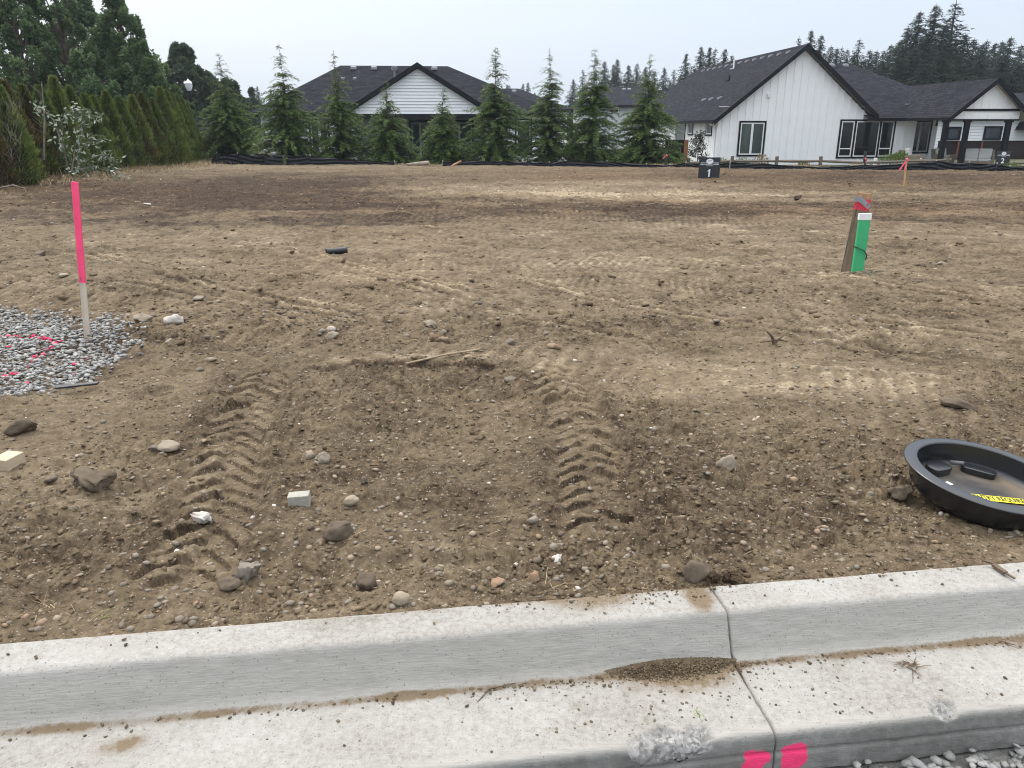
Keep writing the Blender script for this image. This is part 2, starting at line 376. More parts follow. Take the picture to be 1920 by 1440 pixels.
def mk(name, c, rough=.75, var=.18, scale=8, metallic=0, bmp=0, bscale=60, stretch=None, spec=.5):
    m, t, b = nodes(name)
    v = objco(t, stretch) if stretch else objco(t)
    n = noise(t, scale, 4, .6, v)
    lo = tuple(q * (1 - var) for q in c); hi = tuple(min(1, q * (1 + var)) for q in c)
    t.links.new(ramp(t, n, [(.3, lo), (.7, hi)]), b.inputs['Base Color'])
    b.inputs['Roughness'].default_value = rough; b.inputs['Metallic'].default_value = metallic
    b.inputs['Specular IOR Level'].default_value = spec
    if bmp: bump(t, b, noise(t, bscale, 3, .6, v), bmp)
    return m
def leafmat(name, stops, rough=.6, spec=.15, nscale=1.2, trans=0.36):
    m, t, b = nodes(name)
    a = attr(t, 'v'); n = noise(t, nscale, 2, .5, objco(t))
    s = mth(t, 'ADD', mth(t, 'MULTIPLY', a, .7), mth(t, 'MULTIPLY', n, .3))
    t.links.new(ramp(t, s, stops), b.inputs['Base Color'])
    b.inputs['Roughness'].default_value = rough; b.inputs['Specular IOR Level'].default_value = spec
    if trans:
        o = [x for x in t.nodes if x.type == 'OUTPUT_MATERIAL'][0]
        tr = t.nodes.new('ShaderNodeBsdfTranslucent'); t.links.new(ramp(t, s, stops), tr.inputs[0])
        mx = t.nodes.new('ShaderNodeMixShader'); mx.inputs[0].default_value = trans
        t.links.new(b.outputs[0], mx.inputs[1]); t.links.new(tr.outputs[0], mx.inputs[2]); t.links.new(mx.outputs[0], o.inputs[0])
    return m

def soil_mat():
    m, t, b = nodes('bare soil'); v = objco(t)
    tone, red = attr(t, 'tone'), attr(t, 'red')
    n1 = noise(t, 3.0, 5, .6, v); n2 = noise(t, 38, 4, .7, v); n3 = noise(t, 190, 3, .7, v); n6 = noise(t, 13, 4, .7, v)
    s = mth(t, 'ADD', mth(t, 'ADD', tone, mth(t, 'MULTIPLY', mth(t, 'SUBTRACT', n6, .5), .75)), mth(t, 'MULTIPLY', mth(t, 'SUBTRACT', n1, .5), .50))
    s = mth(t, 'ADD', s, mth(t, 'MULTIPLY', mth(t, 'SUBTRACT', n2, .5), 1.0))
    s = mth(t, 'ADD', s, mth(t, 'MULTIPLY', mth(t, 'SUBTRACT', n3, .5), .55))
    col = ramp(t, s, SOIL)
    colr = mixc(t, mth(t, 'MULTIPLY', red, .62), col, mixc(t, 1.0, col, (1.0, .80, .64), 'MULTIPLY'))
    # grit: small pale and dark grains set in the soil
    for sc, th, c1, c2, am in ((95, .30, (.36, .33, .29), (.10, .085, .07), .9), (42, .24, (.30, .27, .23), (.16, .14, .12), .85)):
        vo = t.nodes.new('ShaderNodeTexVoronoi'); vo.inputs['Scale'].default_value = sc; t.links.new(v, vo.inputs['Vector'])
        sp = t.nodes.new('ShaderNodeSeparateColor'); t.links.new(vo.outputs['Color'], sp.inputs[0])
        near = fr(t, vo.outputs['Distance'], th, th - .08); pick = fr(t, sp.outputs[0], .80, .82)
        f = mth(t, 'MULTIPLY', mth(t, 'MULTIPLY', near, pick), am)
        colr = mixc(t, f, colr, mixc(t, sp.outputs[1], c1, c2))
    t.links.new(colr, b.inputs['Base Color'])
    b.inputs['Roughness'].default_value = .95; b.inputs['Specular IOR Level'].default_value = .12
    n4 = noise(t, 75, 5, .75, v); p = bump(t, b, n4, .0045, 1.0); n5 = noise(t, 16, 4, .6, v); p2 = bump(t, b, n5, .010, .8, p)
    return m
SOIL = [(.0, (.034, .024, .016)), (.26, (.088, .065, .0415)), (.52, (.143, .109, .070)), (.78, (.202, .158, .105)), (1.0, (.34, .28, .19))]
M = {}
M['soil'] = soil_mat()
def stone_mat(name, stops, grain=60, rough=.8, bmp=.004):
    m, t, b = nodes(name); v = objco(t)
    a = attr(t, 'v'); n = noise(t, grain, 5, .65, v)
    s = mth(t, 'ADD', a, mth(t, 'MULTIPLY', mth(t, 'SUBTRACT', n, .5), .30))
    c = ramp(t, s, stops)
    pk = attr(t, 'paint'); pf = fr(t, mth(t, 'ADD', pk, mth(t, 'MULTIPLY', mth(t, 'SUBTRACT', noise(t, 45, 3, .6, v), .5), .8)), .45, .6)
    c = mixc(t, pf, c, (.80, .045, .14))
    t.links.new(c, b.inputs['Base Color']); b.inputs['Roughness'].default_value = rough; b.inputs['Specular IOR Level'].default_value = .25
    bump(t, b, noise(t, grain * 1.5, 4, .6, v), bmp)
    return m
M['gravel'] = stone_mat('crushed gravel', [(0, (.19, .187, .178)), (.35, (.26, .258, .248)), (.65, (.33, .328, .315)), (.88, (.41, .405, .385)), (1, (.38, .32, .24))], 90, bmp=.002)
M['pebble'] = stone_mat('field pebbles', [(0, (.075, .058, .042)), (.3, (.15, .118, .084)), (.5, (.215, .19, .155)), (.7, (.31, .26, .19)), (.85, (.26, .165, .10)), (1, (.56, .53, .48))], 46, bmp=.004, rough=.9)
def clod_mat():
    m, t, b = nodes('soil clods'); v = objco(t)
    s = mth(t, 'ADD', attr(t, 'v'), mth(t, 'MULTIPLY', mth(t, 'SUBTRACT', noise(t, 50, 4, .7, v), .5), .8))
    t.links.new(ramp(t, s, SOIL), b.inputs['Base Color']); b.inputs['Roughness'].default_value = .95; b.inputs['Specular IOR Level'].default_value = .1
    bump(t, b, noise(t, 110, 4, .7, v), .006); return m
M['clod'] = clod_mat()
def straw_mat(name, a, c):
    m, t, b = nodes(name); t.links.new(ramp(t, attr(t, 'v'), [(0, a), (1, c)]), b.inputs['Base Color']); b.inputs['Roughness'].default_value = .8; b.inputs['Specular IOR Level'].default_value = .2
    return m
M['straw'] = straw_mat('dry straw', (.20, .14, .075), (.52, .42, .26))
M['chip'] = straw_mat('wood chips', (.10, .06, .035), (.55, .43, .29))

# ------------------------------------------------------------------ concrete
def concrete_mat(name):
    m, t, b = nodes(name); v = objco(t)
    face, dirt, pink, agg = attr(t, 'face'), attr(t, 'dirt'), attr(t, 'pink'), attr(t, 'agg')
    n1 = noise(t, 2.2, 5, .6, v); n2 = noise(t, 55, 4, .7, v); n3 = noise(t, 260, 2, .7, v)
    top = ramp(t, mth(t, 'ADD', mth(t, 'MULTIPLY', n1, .35), mth(t, 'ADD', mth(t, 'MULTIPLY', n2, .40), mth(t, 'MULTIPLY', n3, .25))), [(.38, (.195, .177, .148)), (.47, (.292, .278, .252)), (.60, (.378, .370, .350))])
    st = N(t, 'ShaderNodeMapping'); st.inputs['Scale'].default_value = (1.2, 60, 160); st.inputs['Rotation'].default_value = (0, 0, -math.atan(KS)); t.links.new(v, st.inputs[0])
    n4 = noise(t, 2.0, 4, .6, st.outputs[0])
    fc = ramp(t, mth(t, 'ADD', mth(t, 'MULTIPLY', n1, .4), mth(t, 'MULTIPLY', n4, .6)), [(.3, (.265, .252, .226)), (.5, (.345, .332, .300)), (.72, (.43, .415, .378))])
    c = mixc(t, fr(t, face, 0, 1), top, fc)
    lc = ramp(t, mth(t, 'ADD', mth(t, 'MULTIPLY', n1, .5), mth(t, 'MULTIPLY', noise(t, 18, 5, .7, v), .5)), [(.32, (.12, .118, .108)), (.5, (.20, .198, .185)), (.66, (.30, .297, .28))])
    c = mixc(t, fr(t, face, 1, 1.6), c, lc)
    # pores
    vo = t.nodes.new('ShaderNodeTexVoronoi'); vo.inputs['Scale'].default_value = 120; t.links.new(v, vo.inputs['Vector'])
    sp = t.nodes.new('ShaderNodeSeparateColor'); t.links.new(vo.outputs['Color'], sp.inputs[0])
    pf = mth(t, 'MULTIPLY', fr(t, vo.outputs['Distance'], .34, .2), fr(t, mth(t, 'ADD', sp.outputs[0], mth(t, 'MULTIPLY', mth(t, 'SUBTRACT', n1, .5), .5)), .84, .88))
    c = mixc(t, mth(t, 'MULTIPLY', pf, .6), c, (.14, .12, .10))
    va = t.nodes.new('ShaderNodeTexVoronoi'); va.inputs['Scale'].default_value = 110; t.links.new(v, va.inputs['Vector']); sa = t.nodes.new('ShaderNodeSeparateColor'); t.links.new(va.outputs['Color'], sa.inputs[0])
    ac = ramp(t, mth(t, 'ADD', mth(t, 'MULTIPLY', sa.outputs[0], .6), mth(t, 'MULTIPLY', noise(t, 42, 4, .75, v), .4)), [(.2, (.13, .13, .125)), (.5, (.24, .237, .228)), (.75, (.36, .355, .34))])
    c = mixc(t, mth(t, 'MULTIPLY', agg, .85), c, ac)
    s = mth(t, 'ADD', dirt, mth(t, 'ADD', mth(t, 'MULTIPLY', mth(t, 'SUBTRACT', n2, .5), .9), mth(t, 'MULTIPLY', mth(t, 'SUBTRACT', noise(t, 9, 5, .7, v), .5), .8)))
    c = mixc(t, fr(t, s, .40, .75), c, mixc(t, n3, (.10, .073, .048), (.24, .185, .12)))
    s2 = mth(t, 'ADD', pink, mth(t, 'MULTIPLY', fr(t, pink, .02, .3), mth(t, 'ADD', mth(t, 'MULTIPLY', mth(t, 'SUBTRACT', noise(t, 70, 4, .75, v), .5), 1.3), mth(t, 'MULTIPLY', mth(t, 'SUBTRACT', noise(t, 22, 3, .6, v), .5), 1.6))))
    c = mixc(t, fr(t, s2, .38, .60), c, (.90, .06, .19))
    t.links.new(c, b.inputs['Base Color']); b.inputs['Roughness'].default_value = .85; b.inputs['Specular IOR Level'].default_value = .25
    p = bump(t, b, n2, .0025, 1.0); bump(t, b, n4, .0018, .8, p)
    return m
M['concrete'] = concrete_mat('broomed concrete')

def joint_x(yo):  # contraction joint, square to the kerb
    return .575 - yo * KS + .008
def kerb():
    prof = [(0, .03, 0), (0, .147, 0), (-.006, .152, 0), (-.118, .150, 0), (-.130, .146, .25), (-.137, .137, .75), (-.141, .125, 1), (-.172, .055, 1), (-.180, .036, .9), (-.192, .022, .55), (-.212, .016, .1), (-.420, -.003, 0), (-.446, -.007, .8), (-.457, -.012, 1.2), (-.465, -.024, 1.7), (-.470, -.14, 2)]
    Pp = [prof[0]]
    for a, b_ in zip(prof[:-1], prof[1:]):
        L = math.hypot(b_[0] - a[0], b_[1] - a[1]); n = max(1, int(L / .0065))
        for i in range(1, n + 1): Pp.append(tuple(a[k] + (b_[k] - a[k]) * i / n for k in range(3)))
    Pp = np.array(Pp)
    def piece(xa, xb, ja, jb):
        a = xa; xs = [a]
        while xs[-1] < xb - 1e-4:
            x = xs[-1]; xs.append(min(xb, x + (.0075 if -2.3 < x < 2.3 else .03 if abs(x) < 4 else .2)))
        xs = np.array(xs); X, I = np.meshgrid(xs, np.arange(len(Pp)), indexing='ij')
        yo, z, f = Pp[I, 0], Pp[I, 1], Pp[I, 2]
        Xs = X - yo * KS * 1.25                     # sections are cut square to the run
        Y = kback(X) + yo
        for q in (ja, jb):
            if q is not None: Xs = Xs + np.exp(-((X - q) / .004) ** 2) * (.0022 * fbm(yo * 55, z * 55, 3, 641) - (.002 if q == jb else -.002) * np.abs(pn(yo * 90, z * 90, 649)))
        # wear: chipped arris at the joint, wavy lip, broken patch at the lip
        nn = fbm(Xs * 4, Y * 4, 3, 601) * .0016 + fbm(Xs * 30, Y * 30 + z * 40, 3, 605) * .0008
        z2 = z + nn
        Y = Y + np.where(f > .5, fbm(Xs * 2.5, z * 6, 3, 611) * .003 + fbm(Xs * 24, z * 30, 3, 617) * .0012, 0)
        for q in (ja, jb):
            if q is not None:
                dj = np.abs(X - q); z2 = z2 - .006 * np.exp(-(dj / .006) ** 2) * (yo < -.0) * (z > -.03)
        px = .43
        ag = np.exp(-(((Xs - px + .05 * pn(Xs * 6, yo * 6, 3)) / .115) ** 2) ** 1.2) * np.exp(-((yo + .462) / (.042 + .02 * pn(Xs * 14, yo * 0, 8))) ** 2) * sst(-.06, -.025, z)
        ag2 = np.exp(-((Xs - 1.22) / .05) ** 2) * np.exp(-((yo + .44) / .03) ** 2) * .9
        agv = np.clip(ag * 1.6 + ag2 + .35 * fbm(Xs * 9, Y * 9, 3, 621) * (ag > .1), 0, 1); agv = sst(.35, .6, agv)
        z2 = z2 + agv * (-.010 + .013 * fbm(Xs * 30, Y * 30, 3, 631) + .004 * fbm(Xs * 80, Y * 80, 2, 635)); Y = Y + agv * .010 * fbm(Xs * 25, z * 25, 3, 641) * 1.0
        # face groove of the lip (form joint)
        gv = np.exp(-((z + .072 + .004 * pn(Xs * 3, z * 0, 651)) / .005) ** 2) * (yo < -.46); Y = Y + gv * .007
        # dirt: line at the foot of the face, patches on top and pan
        foot = np.exp(-((yo + .212) / .018) ** 2)
        dirt = .13 + .17 * fbm(Xs * 2.2, Y * 6, 4, 663) + foot * (.42 + .50 * np.clip(fbm(Xs * 2.2, Y * 0 + 3, 3, 661) + .15, 0, 1)) + .40 * gauss(Xs, yo, .48, -.235, .24, .045) + .26 * gauss(Xs, yo, .52, -.30, .26, .08) * (yo < -.2)
        dirt = dirt + .95 * gauss(Xs, yo, .587, -.055, .045, .075) * (yo > -.135) + .42 * gauss(Xs, yo, .27, -.03, .20, .05) + .36 * gauss(Xs, yo, -.10, -.01, .32, .02) + .28 * gauss(Xs, yo, .75, -.07, .12, .04) * (yo > -.13)
        dirt = dirt + .30 * gauss(Xs, yo, -1.1, -.05, .22, .05) + .28 * gauss(Xs, yo, -.55, -.06, .08, .05) * (yo > -.13) + .55 * gauss(Xs, yo, -1.02, -.28, .07, .035) + .26 * gauss(Xs, yo, 1.7, -.25, .5, .06)
        dirt = dirt + .50 * np.exp(-((yo) / .010) ** 2) * np.clip(.3 + fbm(Xs * 3, Y * 0, 3, 671), 0, 1) * (z > .1)
        dirt = dirt + np.where(yo < -.2, .10, 0) * np.clip(fbm(Xs * 1.5, Y * 5, 2, 681) + .6, 0, 1) - .10 * (f > .5)
        dirt = dirt * np.where((f > .5) & (yo < -.46), .5, 1) + np.where((yo < -.46), .18 * sst(-.03, -.12, z), 0)
        pink = 1.3 * np.exp(-(((Xs - .665 - .01 * pn(Xs * 30, z * 30, 4)) / .034) ** 4)) * np.exp(-(((z + .098) / .040) ** 4)) * (yo < -.455) + 1.3 * np.exp(-(((Xs - .775) / .036) ** 4)) * np.exp(-(((z + .090) / .040) ** 4)) * (yo < -.455)
        n, k = X.shape; V = np.stack([Xs, Y, z2], -1).reshape(-1, 3)
        idx = np.arange(n * k).reshape(n, k)
        F = np.stack([idx[:-1, :-1], idx[:-1, 1:], idx[1:, 1:], idx[1:, :-1]], -1).reshape(-1, 4)
        Fs = [F]
        for e_, rv in ((0, 1), (-1, 0)):
            row = idx[e_]; Fs.append((row[::-1] if rv else row)[None, :].copy())
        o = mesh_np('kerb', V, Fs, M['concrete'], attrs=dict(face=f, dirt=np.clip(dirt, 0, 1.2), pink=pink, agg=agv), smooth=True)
        tag(o, kind='structure'); return o
    jx = .638
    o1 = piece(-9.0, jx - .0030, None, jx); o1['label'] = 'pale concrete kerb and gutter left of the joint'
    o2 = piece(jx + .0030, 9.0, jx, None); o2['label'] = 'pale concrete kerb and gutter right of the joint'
kerb()

# ------------------------------------------------------------------ ground sheets
def ground():
    nx, a, k = 1240, 1.0, .0034
    t = [0.0]; d = 2.0
    while d < 37.5: s = .0033 * d if d < 12 else .0045 * d; t.append(t[-1] + s); d += s
    t = np.array(t) - .004; u = np.linspace(-1, 1, nx)
    T, U = np.meshgrid(t, u, indexing='ij')
    half = 1.95 + .83 * np.clip(T, 0, None)
    X = U * half * (1 + .0 * T); Y = kback(X * 1.0) * (1 - sst(0, 30, T)) + 2.05 * sst(0, 30, T) + T
    z, tone, red, rough = soil(X, Y)
    z[0] = -.02
    V = np.stack([X, Y, z], -1).reshape(-1, 3); n, m_ = X.shape
    idx = np.arange(n * m_).reshape(n, m_)
    F = np.stack([idx[:-1, :-1], idx[:-1, 1:], idx[1:, 1:], idx[1:, :-1]], -1).reshape(-1, 4)
    o = mesh_np('ground', V, F, M['soil'], attrs=dict(tone=tone, red=red), smooth=True)
    tag(o, 'bare brown building lot with wheel tracks', kind='structure')
ground()
def terrain():
    m, t, b = nodes('rough grass and soil'); v = objco(t)
    t.links.new(ramp(t, noise(t, .6, 5, .65, v), [(.35, (.05, .045, .025)), (.55, (.07, .075, .03)), (.75, (.12, .11, .06))]), b.inputs['Base Color']); b.inputs['Roughness'].default_value = 1
    xs = np.concatenate([np.linspace(-600, -60, 12), np.linspace(-50, 50, 60), np.linspace(60, 600, 12)])
    ys = np.concatenate([np.linspace(2.2, 60, 90), np.linspace(70, 1200, 24)])
    X, Y = np.meshgrid(xs, ys, indexing='ij'); Z = .13 - drop(X, Y) - .03 - .20 * (1 - sst(6, 12, Y + np.clip(np.abs(X) - 8, -4, 0))) - .10 * (1 - sst(26, 30, Y)) * 1.0
    Z = np.where(np.abs(X) > .8 * Y + 6, .08, Z); Z = np.where(Y < 2.2 + KS * X + .4, -.30, Z)
    Z = Z + .05 * fbm(X * .3, Y * .3, 2, 5) * sst(34, 40, Y)
    idx = np.arange(X.size).reshape(X.shape)
    F = np.stack([idx[:-1, :-1], idx[1:, :-1], idx[1:, 1:], idx[:-1, 1:]], -1).reshape(-1, 4)
    tag(mesh_np('terrain', np.stack([X, Y, Z], -1).reshape(-1, 3), F, m, smooth=True), 'low grassy land beyond the lot', kind='structure')
    mb = MB(); mb.poly([(-600, -400, -.150), (600, -400, -.150), (600, 1.80 + KS * 600, -.150), (-600, 1.80 - KS * 600, -.150)])
    tag(mb.build('road_base', mk('crushed rock road base', (.16, .155, .145), .95, .3, 30, bmp=.01, bscale=60)), 'crushed rock base of the unfinished road', kind='structure')
terrain()

# ------------------------------------------------------------------ scattered stones and litter
def ico(sub, seed, amp=.25, flat=1.0):
    import bmesh
    bm = bmesh.new(); bmesh.ops.create_icosphere(bm, subdivisions=sub, radius=1)
    V = np.array([v.co[:] for v in bm.verts]); F = np.array([[v.index for v in f.verts] for f in bm.faces]); bm.free()
    r = np.random.default_rng(seed)
    # cut flat facets for angular stone
    for _ in range(int(6 * amp / .25)):
        n = r.normal(size=3); n /= np.linalg.norm(n); c = r.uniform(.45, .85); dd = V @ n
        V = V - np.outer(np.clip(dd - c, 0, None), n)
    V = V * (1 + r.normal(size=(len(V), 1)) * amp * (.18 if amp < .45 else .34))
    V[:, 2] *= flat
    return V, F
def scatter(name, bases, P, S, mat, val, rng, paint=None, smooth=False, tilt=.35, **tg):
    Vs, Fs, A, B = [], [], [], []; off = 0; which = rng.integers(0, len(bases), len(P))
    for b, (bv, bf) in enumerate(bases):
        k = np.where(which == b)[0]
        if not len(k): continue
        n = len(k); an = rng.uniform(0, 6.283, n); c, s = np.cos(an), np.sin(an)
        v = bv[None] * S[k][:, None, :]
        tx = rng.normal(size=n) * tilt; ct, st_ = np.cos(tx), np.sin(tx)
        y = v[..., 1] * ct[:, None] - v[..., 2] * st_[:, None]; z = v[..., 1] * st_[:, None] + v[..., 2] * ct[:, None]
        x = v[..., 0]; X = x * c[:, None] - y * s[:, None]; Y = x * s[:, None] + y * c[:, None]
        v = np.stack([X, Y, z], -1) + P[k][:, None, :]
        Vs.append(v.reshape(-1, 3)); Fs.append((bf[None] + (off + np.arange(n) * len(bv))[:, None, None]).reshape(-1, bf.shape[1]))
        A.append(np.repeat(val[k], len(bv))); B.append(np.repeat(paint[k] if paint is not None else np.zeros(n), len(bv))); off += n * len(bv)
    o = mesh_np(name, np.concatenate(Vs), np.concatenate(Fs), mat, attrs=dict(v=np.concatenate(A), paint=np.concatenate(B)), smooth=smooth)
    return tag(o, **tg)
rng = np.random.default_rng(7)
ANG = [ico(1, i, .30, .62) for i in range(10)]; RND = [ico(1, 40 + i, .08, .75) for i in range(8)]; CL = [ico(1, 70 + i, .5, .75) for i in range(10)]
ANG2 = [ico(2, 90 + i, .30, .6) for i in range(6)]
def place(n, tmax, xk, dens):
    """random spots with density falling with distance"""
    t = rng.uniform(0, 1, n) ** 1.0; d = 2.0 * (tmax / 2.0) ** t; x = rng.uniform(-1, 1, n) * (.75 * d + .5); y = kback(x) * 0 + d + KS * x * np.exp(-d / 6)
    return x, y
# grey gravel at the left
n = 21000
x = rng.uniform(-5.8, -2.3, n); y = rng.uniform(3.2, 6.5, n); sd = poly_sd(x, y, GPOLY) + .10 * fbm(x * 3, y * 3, 3, 5); k = sd < -.02 + rng.exponential(.055, n); x, y, sd = x[k], y[k], sd[k]
r = rng.uniform(.007, .020, len(x)) * np.where(rng.random(len(x)) < .10, 1.35, 1); S = np.stack([r * rng.uniform(1, 1.6, len(r)), r, r * rng.uniform(.5, .9, len(r))], -1)
zz = soil(x, y)[0] + rng.uniform(-.002, .028, len(x)) + .035 * gauss(x, y, -2.75, 5.35, .5, .25)
def near_line(x, y, pts, wd):
    d = np.full(x.shape, 9.0)
    for (ax, ay), (bx, by) in zip(pts[:-1], pts[1:]):
        ex, ey = bx - ax, by - ay; t = np.clip(((x - ax) * ex + (y - ay) * ey) / (ex * ex + ey * ey), 0, 1); d = np.minimum(d, np.hypot(x - ax - t * ex, y - ay - t * ey))
    return np.clip(1.15 - d / wd, 0, 1)
def gp(u, v, z=.14): p = gr(u, v, z); return (p.x, p.y)
pt = np.maximum(near_line(x, y, [gp(-40, 628), gp(60, 628), gp(108, 642), gp(70, 665), gp(46, 681)], .030), near_line(x, y, [gp(-30, 712), gp(5, 703), gp(25, 696)], .045))
pt = pt * np.where(rng.random(len(x)) < .22, .3, 1) * (.55 + .6 * rng.random(len(x))); pt = np.where(rng.random(len(x)) < .004, .7, pt)
scatter('gravel', ANG, np.stack([x, y, zz], -1), S, M['gravel'], np.clip(rng.normal(.5, .22, len(x)), 0, .93), rng, pt, label='patch of grey crushed gravel with pink marking paint', kind='stuff')
# road gravel at the lip of the gutter
n = 5200; x = rng.uniform(-.2, 3.2, n); y = kback(x) - .455 - .035 - np.abs(rng.uniform(0, .95, n)) * 1.0; r = rng.uniform(.008, .020, n)
S = np.stack([r * rng.uniform(1, 1.6, n), r, r * rng.uniform(.5, .9, n)], -1); P = np.stack([x, y, -.142 + rng.uniform(-.004, .020, n)], -1)
pt = np.clip(1.1 - np.hypot((x - .60) / .12, (y - kback(x) + .50) / .03), 0, 1)
scatter('road_gravel', ANG, P, S, M['gravel'], np.clip(rng.normal(.46, .2, n), 0, 1), rng, pt, label='loose grey road gravel below the gutter lip', kind='stuff')
# pebbles in the soil
def stones(name, n, dmax, rlo, rhi, pw, bases, mat, vmean, vsd, bury, rw=0, dmin=0, **tg):
    x, y = place(n * 2, dmax, .8, None); sd = poly_sd(x, y, GPOLY); _, tone, red, rough = soil(x, y)
    tk = ((np.abs(x - track_x(y, 0)) < .2) & (y > 2.1) & (y < 4.5)) | ((np.abs(x - track_x(y, 1)) < .18) & (y > 2.5) & (y < 4.7))
    k = (y > kback(x) + .012) & (y > dmin + rng.random(len(y)) * dmin * .5) & (sd > .0) & (~tk | (rng.random(len(x)) < .45)) & (rng.random(len(x)) < (.25 + .75 * rough if rw else .6 + 0 * x)); x, y = x[k][:n], y[k][:n]; z, tone, _, _ = soil(x, y)
    r = rlo + (rhi - rlo) * rng.random(len(x)) ** pw
    S = np.stack([r * rng.uniform(1, 1.5, len(r)), r * rng.uniform(.8, 1.1, len(r)), r * rng.uniform(.6, .95, len(r))], -1)
    v = np.clip(rng.normal(vmean, vsd, len(x)) + (tone - .4) * (.5 if rw else 0), 0, 1)
    return scatter(name, bases, np.stack([x, y, z + r * bury], -1), S, mat, v, rng, **tg)
stones('pebbles', 13000, 8.5, .0026, .016, 4.6, ANG + RND, M['pebble'], .50, .20, .12, label='small pebbles bedded in the bare soil', kind='stuff')
n = 1500; x = rng.uniform(-4.6, 2.6, n); y = 5.9 + .12 * x + rng.normal(size=n) * .42; k = (rng.random(n) < np.clip(.25 + .9 * pn(x * 1.3, y * 1.3, 9), .04, 1) * (1 - .6 * (x > .4))) & (poly_sd(x, y, GPOLY) > .03); x, y = x[k], y[k]; r = .007 + .030 * rng.random(len(x)) ** 2.6
scatter('rubble', ANG + CL, np.stack([x, y, soil(x, y)[0] + r * .25], -1), np.stack([r * 1.3, r, r * .8], -1), M['pebble'], np.clip(rng.normal(.30, .17, len(x)), 0, .9), rng, label='belt of small rubble and clods crossing the lot beside the pink stake', kind='stuff')
stones('pale_stones', 1700, 26, .006, .026, 4.5, RND + ANG, M['pebble'], .64, .15, .1, dmin=4.6, label='small pale stones dotted over the middle of the lot', kind='stuff')
stones('soil_crumbs', 30000, 9.5, .0028, .016, 4.0, CL, M['clod'], .56, .14, .12, rw=1, label='loose crumbs and clods of dry brown soil', kind='stuff')
stones('field_clods', 9500, 31, .010, .046, 4.5, CL, M['clod'], .50, .16, .05, rw=1, dmin=4.8, label='clods of soil lying across the far part of the lot', kind='stuff')
# crumbs spilled on the concrete
n = 5600; x = rng.uniform(-1.9, 2.4, n); sel = rng.random(n)
yo = np.where(sel < .45, -.212 - rng.exponential(.018, n), np.where(sel < .75, -.22 - rng.uniform(0, .22, n), -rng.exponential(.035, n)))
keepn = (np.abs(x - .7) < .9) | (rng.random(n) < .30) | (sel < .25); x, sel, yo = x[keepn], sel[keepn], yo[keepn]; n = len(x)
cl = np.where(rng.random(n) < .45, .5 + rng.normal(size=n) * .28, x); x = cl
zc = np.where(yo > -.13, .152, np.where(yo > -.2, np.nan, .016 + (yo + .212) * .093)); k = ~np.isnan(zc) & (yo > -.44); x, yo, zc = x[k], yo[k], zc[k]
r = .0009 + .0062 * rng.random(len(x)) ** 7
scatter('dirt_crumbs', CL, np.stack([x, kback(x) + yo, zc + r * .35], -1), np.stack([r * 1.2, r, r * .8], -1), M['clod'], rng.normal(.58, .15, len(x)), rng, label='crumbs of soil spilled on the kerb and gutter', kind='stuff')
# a low bank of soil washed against the face of the kerb beside the joint
def bank():
    xs = np.linspace(.24, .70, 160); q = np.linspace(0, 1, 26); X, Q = np.meshgrid(xs, q, indexing='ij')
    wd = .042 * np.clip(.12 * pn(X * 60, X * 0, 5) + .2 * pn(X * 25, X * 0, 6) + np.sin((X - .24) / .46 * math.pi) ** .7 + .25 * pn(X * 14, X * 0, 3), 0.02, 2) + .004
    yo = -.186 - .012 - Q * wd; z = .016 + (.026 * np.clip(np.sin((X - .24) / .46 * math.pi), 0, 1) * (1 - Q) ** 1.5 + .004 * fbm(X * 60, yo * 60, 3, 7) * (1 - Q)) - .003 * Q + (yo + .212) * .093
    V = np.stack([X, kback(X) + yo, z], -1).reshape(-1, 3); idx = np.arange(X.size).reshape(X.shape)
    F = np.stack([idx[:-1, :-1], idx[:-1, 1:], idx[1:, 1:], idx[1:, :-1]], -1).reshape(-1, 4)
    tag(mesh_np('washed_soil', V, F, M['clod'], attrs=dict(v=np.full(X.size, .5)), smooth=True), 'thin bank of soil washed against the kerb foot beside the joint', kind='stuff')
bank()
n = 3600; x = .25 + .44 * rng.beta(2.4, 1.7, n); yo = -.190 - np.abs(rng.normal(size=n)) * .030 * np.clip(np.sin((x - .2) / .5 * math.pi), .2, 1) - .004; r = .0012 + .0038 * rng.random(n) ** 2.5
hb = .026 * np.exp(-((yo + .19) / .035) ** 2) * np.clip(np.sin((x - .24) / .46 * math.pi), 0, 1)
scatter('washed_crumbs', CL, np.stack([x, kback(x) + yo, .014 + hb + (yo + .212) * .05], -1), np.stack([r * 1.2, r, r * .8], -1), M['clod'], np.clip(rng.normal(.50, .16, n), 0, 1), rng, label='crumbly soil spilling from the kerb foot beside the joint', kind='stuff')
def blades(name, P, D, L, W, mat, val, curl=.3, parent=None, **tg):
    """thin bent ribbons: P base (n,3), D direction (n,3), L length, W width"""
    n = len(P); D = D / np.linalg.norm(D, axis=1, keepdims=True); up = np.array([0, 0, 1.0])
    sdv = np.cross(D, up + rng.normal(size=(n, 3)) * .2); sdv /= np.linalg.norm(sdv, axis=1, keepdims=True) + 1e-9
    V = []
    for i, (f, wk) in enumerate(((0, 1), (.5, .8), (1, .25))):
        c = P + D * (L * f)[:, None] + np.outer(-curl * L * f * f, up) * rng.uniform(.3, 1, (n, 1)) if curl else P + D * (L * f)[:, None]
        V += [c - sdv * (W * wk)[:, None] / 2, c + sdv * (W * wk)[:, None] / 2]
    V = np.stack(V, 1).reshape(-1, 3); b = (np.arange(n) * 6)[:, None]
    F = np.concatenate([b + np.array([[0, 1, 3, 2]]), b + np.array([[2, 3, 5, 4]])])
    o = mesh_np(name, V, F, mat, parent, attrs=dict(v=np.repeat(val, 6)))
    return tag(o, **tg)
